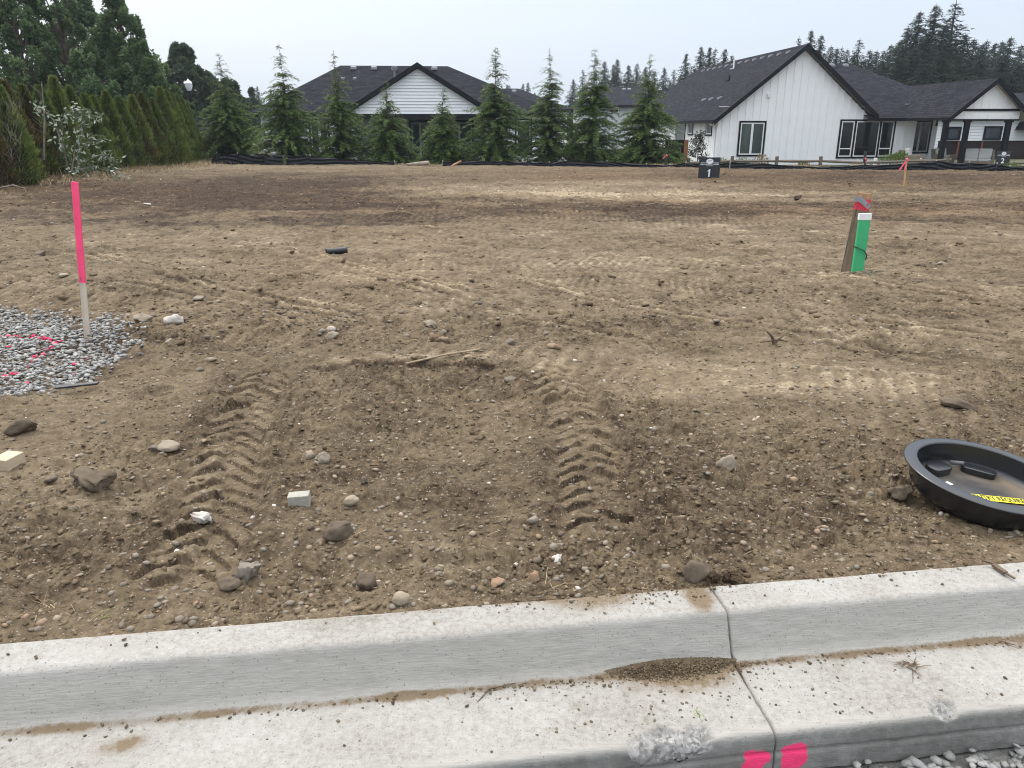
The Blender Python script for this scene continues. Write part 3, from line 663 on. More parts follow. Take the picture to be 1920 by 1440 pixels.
# straws lying about, standing tufts, wood chips further out
n = 520; x, y = place(n, 9, .8, None); k = y > kback(x) + .02; x, y = x[k], y[k]; n = len(x)
an = rng.uniform(0, 6.28, n); D = np.stack([np.cos(an), np.sin(an) * .8, rng.uniform(-.02, .25, n)], -1)
blades('dry_straws', np.stack([x, y, soil(x, y)[0] + .006], -1), D, rng.uniform(.015, .07, n), rng.uniform(.0008, .0022, n), M['straw'], rng.random(n), .15, label='dry straws lying on the near soil', kind='stuff')
def tuft(u, v, n, L, lab, spread=.6, w=.0016, mat='straw'):
    p = gr(u, v); zz = SZ(p.x, p.y); P = np.stack([p.x + rng.normal(size=n) * .012, p.y + rng.normal(size=n) * .01, np.full(n, zz)], -1)
    D = np.stack([rng.normal(size=n) * spread, rng.normal(size=n) * spread, rng.uniform(.3, 1, n)], -1)
    blades('dead_weed', P, D, rng.uniform(.4, 1, n) * L, np.full(n, w), M[mat], rng.random(n), .35, label=lab, cat='weed')
tuft(830, 722, 12, .13, 'dead straw weed on the ledge between the wheel tracks')
tuft(985, 757, 14, .07, 'small dead weed at the left edge of the chevron wheel track', 1.0)
tuft(1035, 1108, 7, .17, 'long dry stalks lying at the back edge of the kerb', 1.2)
tuft(95, 1120, 11, .12, 'dry stalks among the clods near the kerb at the far left', 1.3)
tuft(1710, 845, 9, .08, 'short dry stalks behind the rim of the black dish', .3)
tuft(1440, 905, 8, .05, 'small dead weed beside the tan stone on bare soil', 1.2)
M['grass'] = straw_mat('fresh grass blades', (.10, .16, .03), (.22, .28, .06))
tuft(187, 1160, 3, .09, 'single green grass blades growing in the left wheel track', .8, .004, 'grass')
tuft(1318, 1348, 12, .03, 'tiny green moss tuft on the broken gutter lip', .8, .002, 'grass')
n = 3400; x = rng.uniform(-1, 1, n); y = 8 + 25 * rng.random(n) ** .8; x = x * (y * .75); _, _, red, _ = soil(x, y); k = rng.random(n) < .25 + .75 * red; x, y = x[k], y[k]; n = len(x)
an = rng.uniform(0, 6.28, n); D = np.stack([np.cos(an), np.sin(an), rng.uniform(-.05, .35, n)], -1)
blades('wood_chips', np.stack([x, y, soil(x, y)[0] + .012], -1), D, .03 + .14 * rng.random(n) ** 3, .008 + .022 * rng.random(n) ** 2, M['chip'], rng.random(n) ** 1.6, .1, label='scattered wood chips and splinters on the darker soil', kind='stuff')

# ------------------------------------------------------------------ single rocks
def rock(u, v, wpx, hpx, val, lab, ang=.3, name='rock', seed=None, bury=.25, depth=.8, yaw=0, mat='pebble', cat='rock', z0=.14):
    p = gr(u, v, z0); d = math.hypot(p.x, p.y); cd_ = math.hypot(d, CAMH - .14); ang = max(ang, .14) * 1.25
    sw = wpx / FPX * cd_ / 2; sh = hpx / FPX * cd_ / 2
    r = np.random.default_rng(seed or int(u * 7 + v)); V, F = ico(3, int(u * 3 + v), ang, 1.0)
    V = V + .11 * np.stack([fbm(V[:, 0] * 2 + u, V[:, 1] * 2 + V[:, 2], 3, 3), fbm(V[:, 1] * 2, V[:, 2] * 2 + u, 3, 5), fbm(V[:, 2] * 2 + v, V[:, 0] * 2, 3, 7)], -1)
    V = V * np.array([sw, sw * depth, sh * 1.05]); c, s = math.cos(yaw), math.sin(yaw)
    V = V @ np.array([[c, s, 0], [-s, c, 0], [0, 0, 1]])
    a = r.uniform(-.25, .25); ca, sa = math.cos(a), math.sin(a); V = V @ np.array([[ca, 0, sa], [0, 1, 0], [-sa, 0, ca]])
    y = p.y + sw * depth * .6; o = mesh_np(name, V, F, M[mat], attrs=dict(v=np.full(len(V), val), paint=np.zeros(len(V))), smooth=ang < .2, loc=(p.x, y, SZ(p.x, y) + sh * (1 - 2 * bury)))
    return tag(o, lab, cat, 'loose rocks on the bare lot' if cat == 'rock' else None)
ROCKS = [
 (32, 815, 50, 28, .16, 'dark grey angular rock just below the gravel patch', .3), (172, 938, 72, 38, .26, 'large flat brown rock tilted out of the soil left of the wheel track', .4),
 (462, 1088, 52, 34, .50, 'tan grey wedge shaped rock near the foot of the left wheel track', .4), (427, 1104, 40, 22, .20, 'brown oval rock touching the tan wedge shaped one', .08),
 (752, 1138, 32, 27, .70, 'round yellowish cobble right at the back of the kerb', .06), (685, 1104, 37, 36, .17, 'dark brown blunt rock behind the kerb left of the yellowish cobble', .15),
 (658, 953, 29, 18, .68, 'smooth tan oval pebble right of the grey cube', .06), (1044, 1060, 32, 17, .98, 'sharp white chip of stone near the chevron track', .5), (1001, 1090, 30, 22, .84, 'orange brown rock below the white chip', .3),
 (930, 1097, 34, 13, .84, 'flat orange brown stone close to the kerb', .25), (1362, 888, 36, 32, .62, 'long tan stone standing on the smooth soil left of the black dish', .2), (632, 1018, 62, 40, .13, 'big dark brown rock half buried between the wheel tracks', .25),
 (622, 640, 27, 18, .60, 'round tan cobble in front of a paler one', .08), (620, 620, 18, 12, .93, 'small pale cobble behind the round tan one', .08),
 (810, 619, 27, 17, .62, 'tan block shaped rock at the back of the cluster of three', .4), (811, 642, 27, 21, .80, 'orange brown rock at the front left of the cluster of three', .4), (832, 645, 26, 16, .76, 'brown rock at the front right of the cluster of three', .4),
 (957, 713, 27, 13, .38, 'smooth grey brown stone at the end of the splintered ledge', .06), (957, 652, 20, 14, .42, 'small round grey brown stone right of the cluster of three', .06), (322, 616, 36, 26, .97, 'chunky whitish rock on the soil right of the gravel', .3),
 (267, 611, 34, 22, .62, 'tan rock between the pink stake and the whitish rock', .3), (144, 619, 32, 20, .18, 'brown rock behind the foot of the pink stake', .25), (73, 478, 21, 14, .33, 'dark bluish grey rock far back at the left', .2),
 (318, 656, 15, 14, .65, 'small smooth tan egg shaped stone below the whitish rock', .05), (1038, 663, 28, 15, .80, 'rounded orange rock at the head of the chevron track', .2), (1803, 768, 62, 17, .24, 'long flat brown slab behind the black dish', .3),
 (606, 876, 26, 22, .58, 'tan cobble, the larger of a pair in front of the ledge', .1), (580, 866, 18, 18, .66, 'tan cobble, the smaller of a pair in front of the ledge', .06), (999, 982, 22, 18, .55, 'smooth tan egg shaped stone left of the chevron track', .05),
 (1497, 377, 17, 12, .05, 'dark brown clod like rock alone in the far field', .35), (1311, 1092, 56, 50, .24, 'big dirty brown rock at the back of the kerb by the joint', .3), (94, 915, 27, 11, .33, 'flat bluish grey stone left of the large flat brown rock', .25),
 (313, 846, 42, 17, .62, 'flat tan stone on open soil left of the wheel track', .2), (1692, 930, 50, 34, .22, 'flat triangular brown slab against the left rim of the dish', .5), (373, 689, 15, 9, .40, 'small grey stone on open soil right of the gravel', .1),
 (371, 568, 20, 12, .60, 'tan rounded stone beyond the whitish rock', .08), (683, 924, 14, 18, .35, 'thin grey stone standing upright near the grey cube', .4), (286, 848, 17, 11, .45, 'small grey stone touching the flat tan one', .1),
 (371, 981, 40, 19, .97, 'flat pinkish white stone slab in the left wheel track', .45), (120, 538, 17, 9, .66, 'small pale stone left of the upper half of the pink stake', .1), (1768, 497, 16, 10, .60, 'small tan stone alone beyond the green marker', .1)]
for q in ROCKS: rock(*q[:6], ang=q[6], bury=.22)
for u, v, wp, hp, lab in ((1341, 1096, 26, 22, 'dark clod leaning on the big dirty rock by the joint'), (1361, 1092, 22, 18, 'dark crumbly clod in the middle of the pile at the kerb'), (1386, 1097, 30, 20, 'cracked dark clod at the right end of the pile at the kerb'), (1374, 1080, 20, 16, 'dark clod at the back of the pile at the kerb')):
    rock(u, v, wp, hp, .16, lab, .5, name='soil_clod', mat='clod', cat='clod', bury=.15)
M['cutblock'] = mk('grey sawn block', (.34, .33, .28), .85, .15, 40, bmp=.003, bscale=90)
M['newwood'] = mk('fresh cut pine', (.48, .39, .27), .7, .12, 6, stretch=(1, 1, 12), bmp=.002)
def block(u, v, w, h, dpt, yaw, mat, lab, name):
    p = gr(u, v, .15); mb = MB(); mb.box(-w / 2, w / 2, 0, dpt, 0, h); o = mb.build(name, M[mat], bevel=.002)
    o.location = (p.x, p.y, SZ(p.x, p.y + .01) - .008); o.rotation_euler = (.06, -.05, yaw); tag(o, lab, name.replace('_', ' '))
block(561, 950, .082, .050, .045, .08, 'cutblock', 'small greyish white sawn block between the wheel tracks', 'paver_piece')
block(2, 880, .09, .055, .09, -.3, 'newwood', 'pale cut end of a lumber offcut at the left edge', 'wood_offcut')
def plank(pts, wd, th, mat, name, lab, cat, yofs=0):
    mb = MB(); P = [Vector(p) for p in pts]
    for a, b_ in zip(P[:-1], P[1:]): mb.bar(a, b_ + (b_ - a) * .02, wd, th)
    tag(mb.build(name, M[mat], bevel=.0015), lab, cat)
def gz(u, v, dz=.01): p = gr(u, v, .15); return Vector((p.x, p.y, SZ(p.x, p.y) + dz))
M['bark'] = mk('grey brown bark', (.12, .085, .055), .9, .35, 14, stretch=(1, 1, 6), bmp=.006)
M['drybark'] = mk('weathered splinter', (.22, .165, .105), .9, .35, 20, bmp=.004)
M['blackplastic'] = mk('black plastic', (.020, .022, .024), .42, .3, 10, bmp=.0008, bscale=90)
plank([gz(762, 690, .014), gz(835, 678, .02), gz(900, 668, .016)], .020, .008, 'drybark', 'wood_splinter', 'long thin dusty wood splinter lying along the ledge', 'splinter')
kp = [(1862, 1062), (1885, 1078), (1902, 1088)]
P = [Vector((*gr(u, v, .155)[:2], .162)) for u, v in kp]
mb = MB(); mb.bar(P[0], P[1], .017, .009); mb.bar(P[1], P[2], .008, .005); mb.bar(P[0] + Vector((-.035, .012, .01)), P[0] + Vector((.002, 0, .002)), .006, .006)
tag(mb.build('bark_piece', M['bark'], bevel=.001), 'split piece of brown bark lying on top of the kerb', 'bark')
mb = MB(); a, b_ = gz(108, 730, .035), gz(186, 726, .03); mb.prism([a + Vector((0, -.02, 0)), b_ + Vector((0, -.014, 0)), b_ + Vector((0, .012, .004)), a + Vector((.1, .035, .008)), a + Vector((-.03, .03, 0))], (0, 0, .012))
tag(mb.build('plastic_strip', M['blackplastic'], bevel=.003), 'torn black plastic strip on the front edge of the gravel', 'plastic strip')
M['white'] = mk('white plastic', (.75, .75, .73), .6, .06, 9)
p = gr(1457, 1229, .02); mb = MB(); mb.box(-.019, .019, -.005, .005, 0, .004); o = mb.build('paper_scrap', M['white']); o.location = (p.x, p.y, .014); o.rotation_euler = (.1, 0, .5); tag(o, 'tiny white scrap at the foot of the kerb right of the joint', 'scrap')
p = gr(277, 387); mb = MB(); mb.box(-.075, .075, -.014, .014, 0, .015); o = mb.build('plastic_scrap', M['white']); o.location = (p.x, p.y, SZ(p.x, p.y) + .02); o.rotation_euler = (0, .08, -.3); tag(o, 'thin white strip lying in the far left field', 'scrap')
# dead root crown sticking out of the soil
p = gz(1452, 645, 0); mb = MB(); mb.tube([p, p + Vector((-.02, 0, .05)), p + Vector((-.06, 0, .09))], [.014, .010, .005]); mb.tube([p, p + Vector((.03, 0, .04)), p + Vector((.055, .0, .055))], [.010, .007, .003]); mb.tube([p + Vector((-.1, 0, .012)), p + Vector((.03, 0, .03)), p + Vector((.1, .02, .01))], [.004, .008, .003])
tag(mb.build('root_stub', M['bark']), 'blackened forked root stub sticking out of the soil', 'root')
for u, v, L, lab in ((720, 402, .5, 'dark stick in the far left field with pale split end'), (1210, 387, .45, 'forked dark twig lying in the middle far field'), (1700, 385, .6, 'thin bleached stick in the far right field')):
    p = gz(u, v, .03); mb = MB(); mb.tube([p, p + Vector((L * .5, .05, .03)), p + Vector((L, -.05, .0))], [.018, .014, .006]); mb.tube([p + Vector((L * .4, .04, .03)), p + Vector((L * .55, .1, .14))], [.01, .004])
    tag(mb.build('stick', M['drybark']), lab, 'stick')
for (u, v, du, dv) in ((907, 1292, 60, -16),):
    p, q = gr(u - 12, v + 20, .02), gr(u + du, v + dv, .03); mb = MB(); mb.tube([(p.x, p.y, .013), ((p.x * .7 + q.x * .3), p.y * .5 + q.y * .5 + .01, .020), (q.x, q.y, .022)], [.0012, .002, .0012]); tag(mb.build('twig', M['bark']), 'thin dark bent twig at the foot of the kerb face', 'twig')
for u, v, lab in ((1705, 1248, 'small bundle of brown roots lying in the right gutter'), (1880, 1205, 'tangle of brown roots at the right end of the gutter')):
    p = gr(u, v, .01); n = 34; an = rng.uniform(0, 6.28, n); D = np.stack([np.cos(an), np.sin(an) * .6, rng.uniform(0, .35, n)], -1)
    M['root'] = M.get('root') or straw_mat('brown roots', (.06, .035, .02), (.20, .12, .07))
    blades('root_tangle', np.stack([p.x + rng.normal(size=n) * .014, p.y + rng.normal(size=n) * .008, np.full(n, .012 + .004 * p.x * 0)], -1), D, rng.uniform(.02, .07, n), np.full(n, .0022), M['root'], rng.random(n), .2, label=lab, cat='roots')

# ------------------------------------------------------------------ gear on the lot
M['pink'] = mk('fluorescent pink paint', (.95, .075, .20), .75, .12, 12)
M['lath'] = mk('weathered white lath', (.52, .45, .36), .85, .35, 9, stretch=(1, 1, .4), bmp=.002)
M['boardwood'] = mk('weathered lumber', (.17, .125, .085), .85, .3, 7, stretch=(6, 6, 1), bmp=.003)
M['boardend'] = mk('tan sawn lumber', (.34, .20, .11), .8, .3, 20)
M['red'] = mk('red spray paint', (.62, .03, .07), .7, .25, 14)
M['tape'] = mk('grey duct tape', (.22, .235, .25), .45, .35, 40, metallic=.2)
M['green'] = mk('green fibreglass', (.045, .40, .17), .5, .06, 5)
M['whitevinyl'] = mk('white vinyl', (.78, .78, .78), .5, .04, 8)
M['greenwire'] = mk('dark green wire', (.02, .06, .035), .5, .2, 20)
def lean_box(a, b_, w0, th, name, mat, parent, seg=1, wob=0, side=(1, 0, 0)):
    mb = MB(); a, b_ = Vector(a), Vector(b_); mb.bar(a, b_, w0, th, up=(0, 1, 0)); return mb.build(name, mat, parent, bevel=.0015)
# pink survey lath beside the gravel
g = gr(163, 637); gz0 = SZ(g.x, g.y)
E0 = empty('survey_stake', (g.x, g.y, gz0), label='tall lath stake, fluorescent pink above and bare whitish wood below, beside the gravel', cat='stake')
top = at(140, 341, g.y) - Vector((g.x, g.y, gz0)); mid = at(155, 530, g.y) - Vector((g.x, g.y, gz0))
lean_box((0, 0, -.05), mid, .042, .012, 'bare_wood', M['lath'], E0); lean_box(mid + Vector((0, 0, .0)), top, .044, .0135, 'painted_top', M['pink'], E0)
mb = MB(); mb.box(mid.x - .010, mid.x - .007, -.012, -.008, mid.z + .02, mid.z + .05); mb.build('staple', M['tape'], E0)
# green marker tube with its white band
g = gr(1605, 523); gz0 = SZ(g.x, g.y) - .01
E1 = empty('marker_post', (g.x, g.y, gz0), label='flat green utility marker post with a white top band', cat='marker post')
t1 = at(1621, 410, g.y) - Vector((g.x, g.y, gz0)); t0 = at(1620, 402, g.y) - Vector((g.x, g.y, gz0))
lean_box((0, 0, -.05), t1, .108, .035, 'post', M['green'], E1); dz = (t1 - Vector((0, 0, 0))).normalized()
lean_box(t1 - dz * .012, t1 + dz * .050, .118, .042, 'band', M['whitevinyl'], E1)
mb = MB(); q = [Vector((-.075, .0, t1.z * .49)), Vector((-.04, -.03, t1.z * .475)), Vector((.02, -.045, t1.z * .42)), Vector((.06, -.032, t1.z * .33)), Vector((.062, -.01, t1.z * .24))]
wt = mb; wt.tube(q, .0065, 6); wt.build('strap', M['greenwire'], E1, smooth=True)
# leaning board with red paint and tape
g = gr(1588, 518); gy = g.y + .08; gz0 = SZ(g.x, gy)
E2 = empty('lumber_board', (g.x, gy, gz0), label='weathered board leaning behind the green marker, its top sprayed red and taped', cat='board')
def rel(u, v, Y=gy): return at(u, v, Y) - Vector((g.x, gy, gz0))
A, B_ = rel(1589, 518), rel(1621, 362)
ax = (B_ - A).normalized(); L = (B_ - A).length
def board_seg(f0, f1, wd, th, name, mat, par=E2, dy=0):
    mb = MB(); mb.bar(A + ax * L * f0 + Vector((0, dy, 0)), A + ax * L * f1 + Vector((0, dy, 0)), th, wd, up=(math.sin(.62), -math.cos(.62), 0)); return mb.build(name, mat, par, bevel=.002)
board_seg(-.06, .80, .140, .040, 'board', M['boardwood']); board_seg(.80, .93, .1405, .0405, 'painted_band', M['red']); board_seg(.93, 1.0, .140, .040, 'board_end', M['boardend'])
mb = MB(); c = A + ax * L * .885
mb.bar(c + Vector((-.062, -.045, .05)), c + Vector((.045, -.068, -.035)), .050, .004, up=(0, -1, 0)); mb.bar(c + Vector((-.075, .03, .03)), c + Vector((-.060, -.046, .045)), .004, .055); mb.build('duct_tape', M['tape'], E2, bevel=.001)
# loose tracer wire
mb = MB(); w1 = [rel(1604, 385), rel(1597, 415), rel(1588, 445), rel(1579, 480), rel(1574, 505), rel(1573, 522)]; w1 = [p + Vector((g.x, gy - .05, gz0)) for p in w1]
mb.tube(w1, .0028, 5); mb2 = [gr(1608, 519) + Vector((0, -.03, .03)), gr(1596, 517) + Vector((0, -.04, .05)), gr(1590, 510) + Vector((0, -.05, .06)), gr(1594, 505) + Vector((0, -.05, .09)), gr(1600, 503) + Vector((0, -.05, .09))]
mb2 = [Vector((p.x, 7.5, p.z)) for p in mb2]; mb.tube([mb2[0], mb2[1], mb2[2], mb2[3], mb2[4]], .004, 5)
p = gz(1610, 526, .02); mb.tube([p, p + Vector((.04, -.03, .02)), p + Vector((.08, -.06, .0)), p + Vector((.11, -.03, .03)), p + Vector((.07, -.02, .01))], .0035, 5)
tag(mb.build('tracer_wire', M['greenwire'], smooth=True), 'thin dark green wire trailing down the leaning board', 'wire')
# corrugated drain pipe scrap
def pipe():
    a, b_ = gz(612, 474, .030), gz(650, 471.5, .045); d = b_ - a; L = d.length; mb = MB(); prof = []
    n = 44
    for i in range(n + 1):
        f = i / n; prof.append((.046 + .006 * math.sin(i * 1.57) + .016 * max(0, f - .5), f * L))
    prof += [(r - .006, z) for r, z in prof[::-1]]; prof.append(prof[0])
    M_ = Matrix.Translation(a) @ d.to_track_quat('Z', 'Y').to_matrix().to_4x4() @ Matrix.Diagonal((1, .82, 1, 1))
    mb.lathe(prof, 28, 0, M_); tag(mb.build('drain_pipe', M['blackplastic'], smooth=True), 'short crushed scrap of black corrugated drain pipe on the soil', 'pipe')
pipe()
# orange lath with ribbon
M['orangewood'] = mk('new lath wood', (.55, .34, .13), .75, .15, 9, stretch=(1, 1, .4))
M['ribbon'] = mk('pink survey ribbon', (.85, .16, .20), .6, .15, 20)
def ribbon(par, top, n, L, seed):
    r = random.Random(seed)
    mb = MB(); top = Vector(top)
    for i in range(n):
        a = top.copy(); w_ = .03; pts = [a]
        dx = r.uniform(-.16, .03)
        for k in range(4): a = a + Vector((dx * .3 + r.uniform(-.01, .01), r.uniform(-.01, .01) - .004, -L / 4 * r.uniform(.8, 1.1))); pts.append(a)
        for p, q in zip(pts[:-1], pts[1:]): mb.bar(p, q + (q - p) * .05, w_, .002, up=(0, 1, 0))
    mb.bar(top + Vector((-.02, -.01, .03)), top + Vector((.03, -.012, -.02)), .05, .03, up=(0, 1, 0))
    return mb.build('ribbon', M['ribbon'], par)
g = gr(1695, 350); z0 = SZ(g.x, g.y); E3 = empty('grade_stake', (g.x, g.y, z0), label='thin light wooden stake with a pink ribbon in the far right field', cat='stake')
tp = at(1700.5, 297, g.y) - Vector((g.x, g.y, z0)); lean_box((0, 0, -.05), tp, .035, .02, 'stake', M['orangewood'], E3); ribbon(E3, tp + Vector((0, -.02, -.03)), 3, .28, 4)
# dark posts with ribbons by the silt fence
M['darkpost'] = mk('dark wet post', (.035, .035, .038), .8, .3, 8, stretch=(4, 4, 1))
for (u, vt, vb, Y, rc, lab) in ((1249, 275, 311, 31.4, 1, 'dark wooden post with a red and white ribbon in front of the last evergreen'), (1622, 280, 320, 28.9, 2, 'dark wooden post with a red ribbon in front of the triple window')):
    b_ = at(u - (1 if u < 1400 else 3), vb, Y); tpp = at(u + 1, vt + 4, Y); z0 = b_.z
    E = empty('ribbon_post', b_, label=lab, cat='post'); lean_box((0, 0, -.1), tpp - b_, .09, .05, 'post', M['darkpost'], E); ribbon(E, (tpp - b_) * .62 + Vector((0, -.05, 0)), 1, .14, rc)

# the black manhole dish
M['dish'] = None
def dishmat():
    m, t, b = nodes('dusty black dish'); v = objco(t)
    d = attr(t, 'v'); s = mth(t, 'ADD', d, mth(t, 'MULTIPLY', mth(t, 'SUBTRACT', noise(t, 9, 4, .65, v), .5), .45))
    t.links.new(mixc(t, fr(t, s, .3, .95), (.012, .014, .017), (.19, .15, .105)), b.inputs['Base Color'])
    t.links.new(fr(t, s, .2, .8, .24, .9), b.inputs['Roughness']); b.inputs['Specular IOR Level'].default_value = .8; bump(t, b, noise(t, 120, 3, .6, v), .0006); return m
M['dish'] = dishmat()
nrm = Vector((.093, -.078, 1)).normalized(); Cd = Vector((1.985, 2.925, .185))
Cd = Vector((0, 0, CAMH)) + (Cd - Vector((0, 0, CAMH))) * .955
rq = Vector((0, 0, 1)).rotation_difference(nrm)
ED = empty('manhole_dish', Cd, label='round black plastic manhole dish with a wide rim lying on the soil', cat='dish'); ED.rotation_mode = 'QUATERNION'; ED.rotation_quaternion = rq
RD = .309
def revolve(prof, n=128, dust=None):
    V = []; A = []
    for r, z, du in prof:
        for k in range(n):
            t = 2 * math.pi * k / n; V.append((r * math.cos(t), r * math.sin(t), z)); A.append(du)
    idx = np.arange(len(prof) * n).reshape(len(prof), n); nx_ = np.roll(idx, -1, 1)
    F = np.stack([idx[:-1], nx_[:-1], nx_[1:], idx[1:]], -1).reshape(-1, 4); return np.array(V), F, np.array(A)
V, F, A_ = revolve([(RD - .052, -.004, .1), (RD - .050, .0015, .12), (RD - .046, .003, .12), (RD - .006, .0, .12), (RD, -.003, .1), (RD - .001, -.008, 0), (RD - .012, -.012, 0)])
mesh_np('rim', V, F, M['dish'], ED, attrs=dict(v=A_), smooth=True)
V, F, A_ = revolve([(RD - .026, -.011, .0), (RD - .030, -.03, .0), (RD - .042, -.085, .05), (RD - .070, -.118, .3), (0.001, -.122, .3)])
mesh_np('outer_shell', V, F, M['dish'], ED, attrs=dict(v=A_), smooth=True)
V, F, A_ = revolve([(RD - .051, -.002, .05), (RD - .052, -.02, .05), (RD - .056, -.070, .15), (RD - .062, -.092, .45), (RD - .085, -.102, .85), (RD - .13, -.104, .62), (RD - .20, -.102, .40), (.06, -.100, .30), (.001, -.100, .30)])
mesh_np('bowl', V, F, M['dish'], ED, attrs=dict(v=A_), smooth=True)
def boss(an, rr, lx, ly, h, name='moulded_grip'):
    u, v_ = np.meshgrid(np.linspace(0, 2 * math.pi, 48, endpoint=False), np.linspace(0, 1, 12), indexing='ij')
    pr = np.where(v_ < .5, 1.0 - .0 * v_, np.cos((v_ - .5) * math.pi) ** .5 * 1.0); pr = np.clip(pr, .001, 1); zz_ = np.where(v_ < .5, v_ * 2 * h * .85, h * .85 + h * .15 * np.sin((v_ - .5) * math.pi))
    e = .55; X = np.sign(np.cos(u)) * np.abs(np.cos(u)) ** e * lx * pr; Y = np.sign(np.sin(u)) * np.abs(np.sin(u)) ** e * ly * pr
    c, s = math.cos(an), math.sin(an); X, Y = X * c - Y * s + rr * math.cos(an + 1.5708) * 0 + rr * c, X * s + Y * c + rr * s
    V = np.stack([X, Y, zz_ - .104], -1).reshape(-1, 3); idx = np.arange(48 * 12).reshape(48, 12); nx_ = np.roll(idx, -1, 0)
    F = np.stack([idx[:, :-1], nx_[:, :-1], nx_[:, 1:], idx[:, 1:]], -1).reshape(-1, 4)
    return mesh_np(name, V, F, M['dish'], ED, attrs=dict(v=.15 + .15 * v_.ravel()), smooth=True)
def boss_at(u, v, lx, ly, h):
    q = on_dish(u, v, -.100); an = math.atan2(q.y, q.x); boss(an, min(.215, math.hypot(q.x, q.y)), lx, ly, h); return an
def on_dish(u, v, dz=-.0995):
    d = ray(u, v); o = Vector((0, 0, CAMH)); P0 = Cd + nrm * dz; t = (P0 - o).dot(nrm) / d.dot(nrm); return rq.inverted() @ (o + d * t - Cd)
aA = boss_at(1757, 884, .036, .056, .036); aB = boss_at(1832, 880, .030, .066, .030)
mb = MB(); c = Vector((math.cos((aA + aB) / 2), math.sin((aA + aB) / 2), 0)); d = Vector((-c.y, c.x, 0)); mb.tube([c * .205 - d * .03 + Vector((0, 0, -.066)), c * .205 + d * .03 + Vector((0, 0, -.066))], .009, 10); mb.build('grip_pin', mk('dull plastic pin', (.10, .10, .105), .5), ED, smooth=True)
M['yellow'] = mk('yellow sticker', (.80, .72, .04), .55, .06, 12); M['ink'] = mk('black print', (.015, .015, .015), .6)
def on_dish(u, v, dz=-.0995):
    d = ray(u, v); o = Vector((0, 0, CAMH)); P0 = Cd + nrm * dz; t = (P0 - o).dot(nrm) / d.dot(nrm); return rq.inverted() @ (o + d * t - Cd)
a, b_ = on_dish(1796, 924.5), on_dish(1920, 937); a2 = on_dish(1818, 934); dirx = (b_ - a).normalized(); diry = Vector((-dirx.y, dirx.x, 0)).normalized()
wS = abs((on_dish(1920, 946.5) - a).dot(diry)); LS = (b_ - a).length * 1.55
def clipr(L0):
    return L0
mb = MB(); o_ = a.copy(); o_.z = 0
zs = -.0975
end = LS
while (o_ + dirx * end).length > .235 or (o_ + dirx * end - diry * wS).length > .235: end -= .005
q = [o_, o_ + dirx * .010 - diry * wS, o_ + dirx * end - diry * wS, o_ + dirx * end]
mb.prism([Vector((p.x, p.y, zs)) for p in q], (0, 0, .0009)); st = mb.build('warning_sticker', M['yellow'], ED)
def text(body, size, mat, parent, loc, rot, name='lettering', ext=.0005, ax_='LEFT', bold=.0, sx_=1.0):
    cu = bpy.data.curves.new(name, 'FONT'); cu.body = body; cu.size = size; cu.extrude = ext; cu.align_x = ax_; cu.align_y = 'CENTER'; cu.offset = bold; cu.resolution_u = 3
    cu.materials.append(mat); o = bpy.data.objects.new(name, cu); COL.objects.link(o); bpy.context.view_layer.update(); me = bpy.data.meshes.new_from_object(o.evaluated_get(bpy.context.evaluated_depsgraph_get())); bpy.data.objects.remove(o); o = bpy.data.objects.new(name, me); COL.objects.link(o)
    o.parent = parent; o.location = loc; o.rotation_euler = rot; o.scale = (sx_, 1, 1); return o
yaw = math.atan2(dirx.y, dirx.x); tl = o_ + dirx * .012 - diry * (wS * .50); Lv = (b_ - a).length - .012; sz = wS * 1.0
text('ED ENTRY REQUIRED', sz, M['ink'], st, (tl.x, tl.y, zs + .0014), (0, 0, yaw), bold=sz * .012, sx_=Lv / (9.3 * sz))
pp = on_dish(1777, 908); mb = MB(); mb.box(-.018, .018, -.013, .013, 0, .0012); o = mb.build('white_label', M['whitevinyl'], ED); o.location = (pp.x, pp.y, zs); o.rotation_euler = (0, 0, .5)

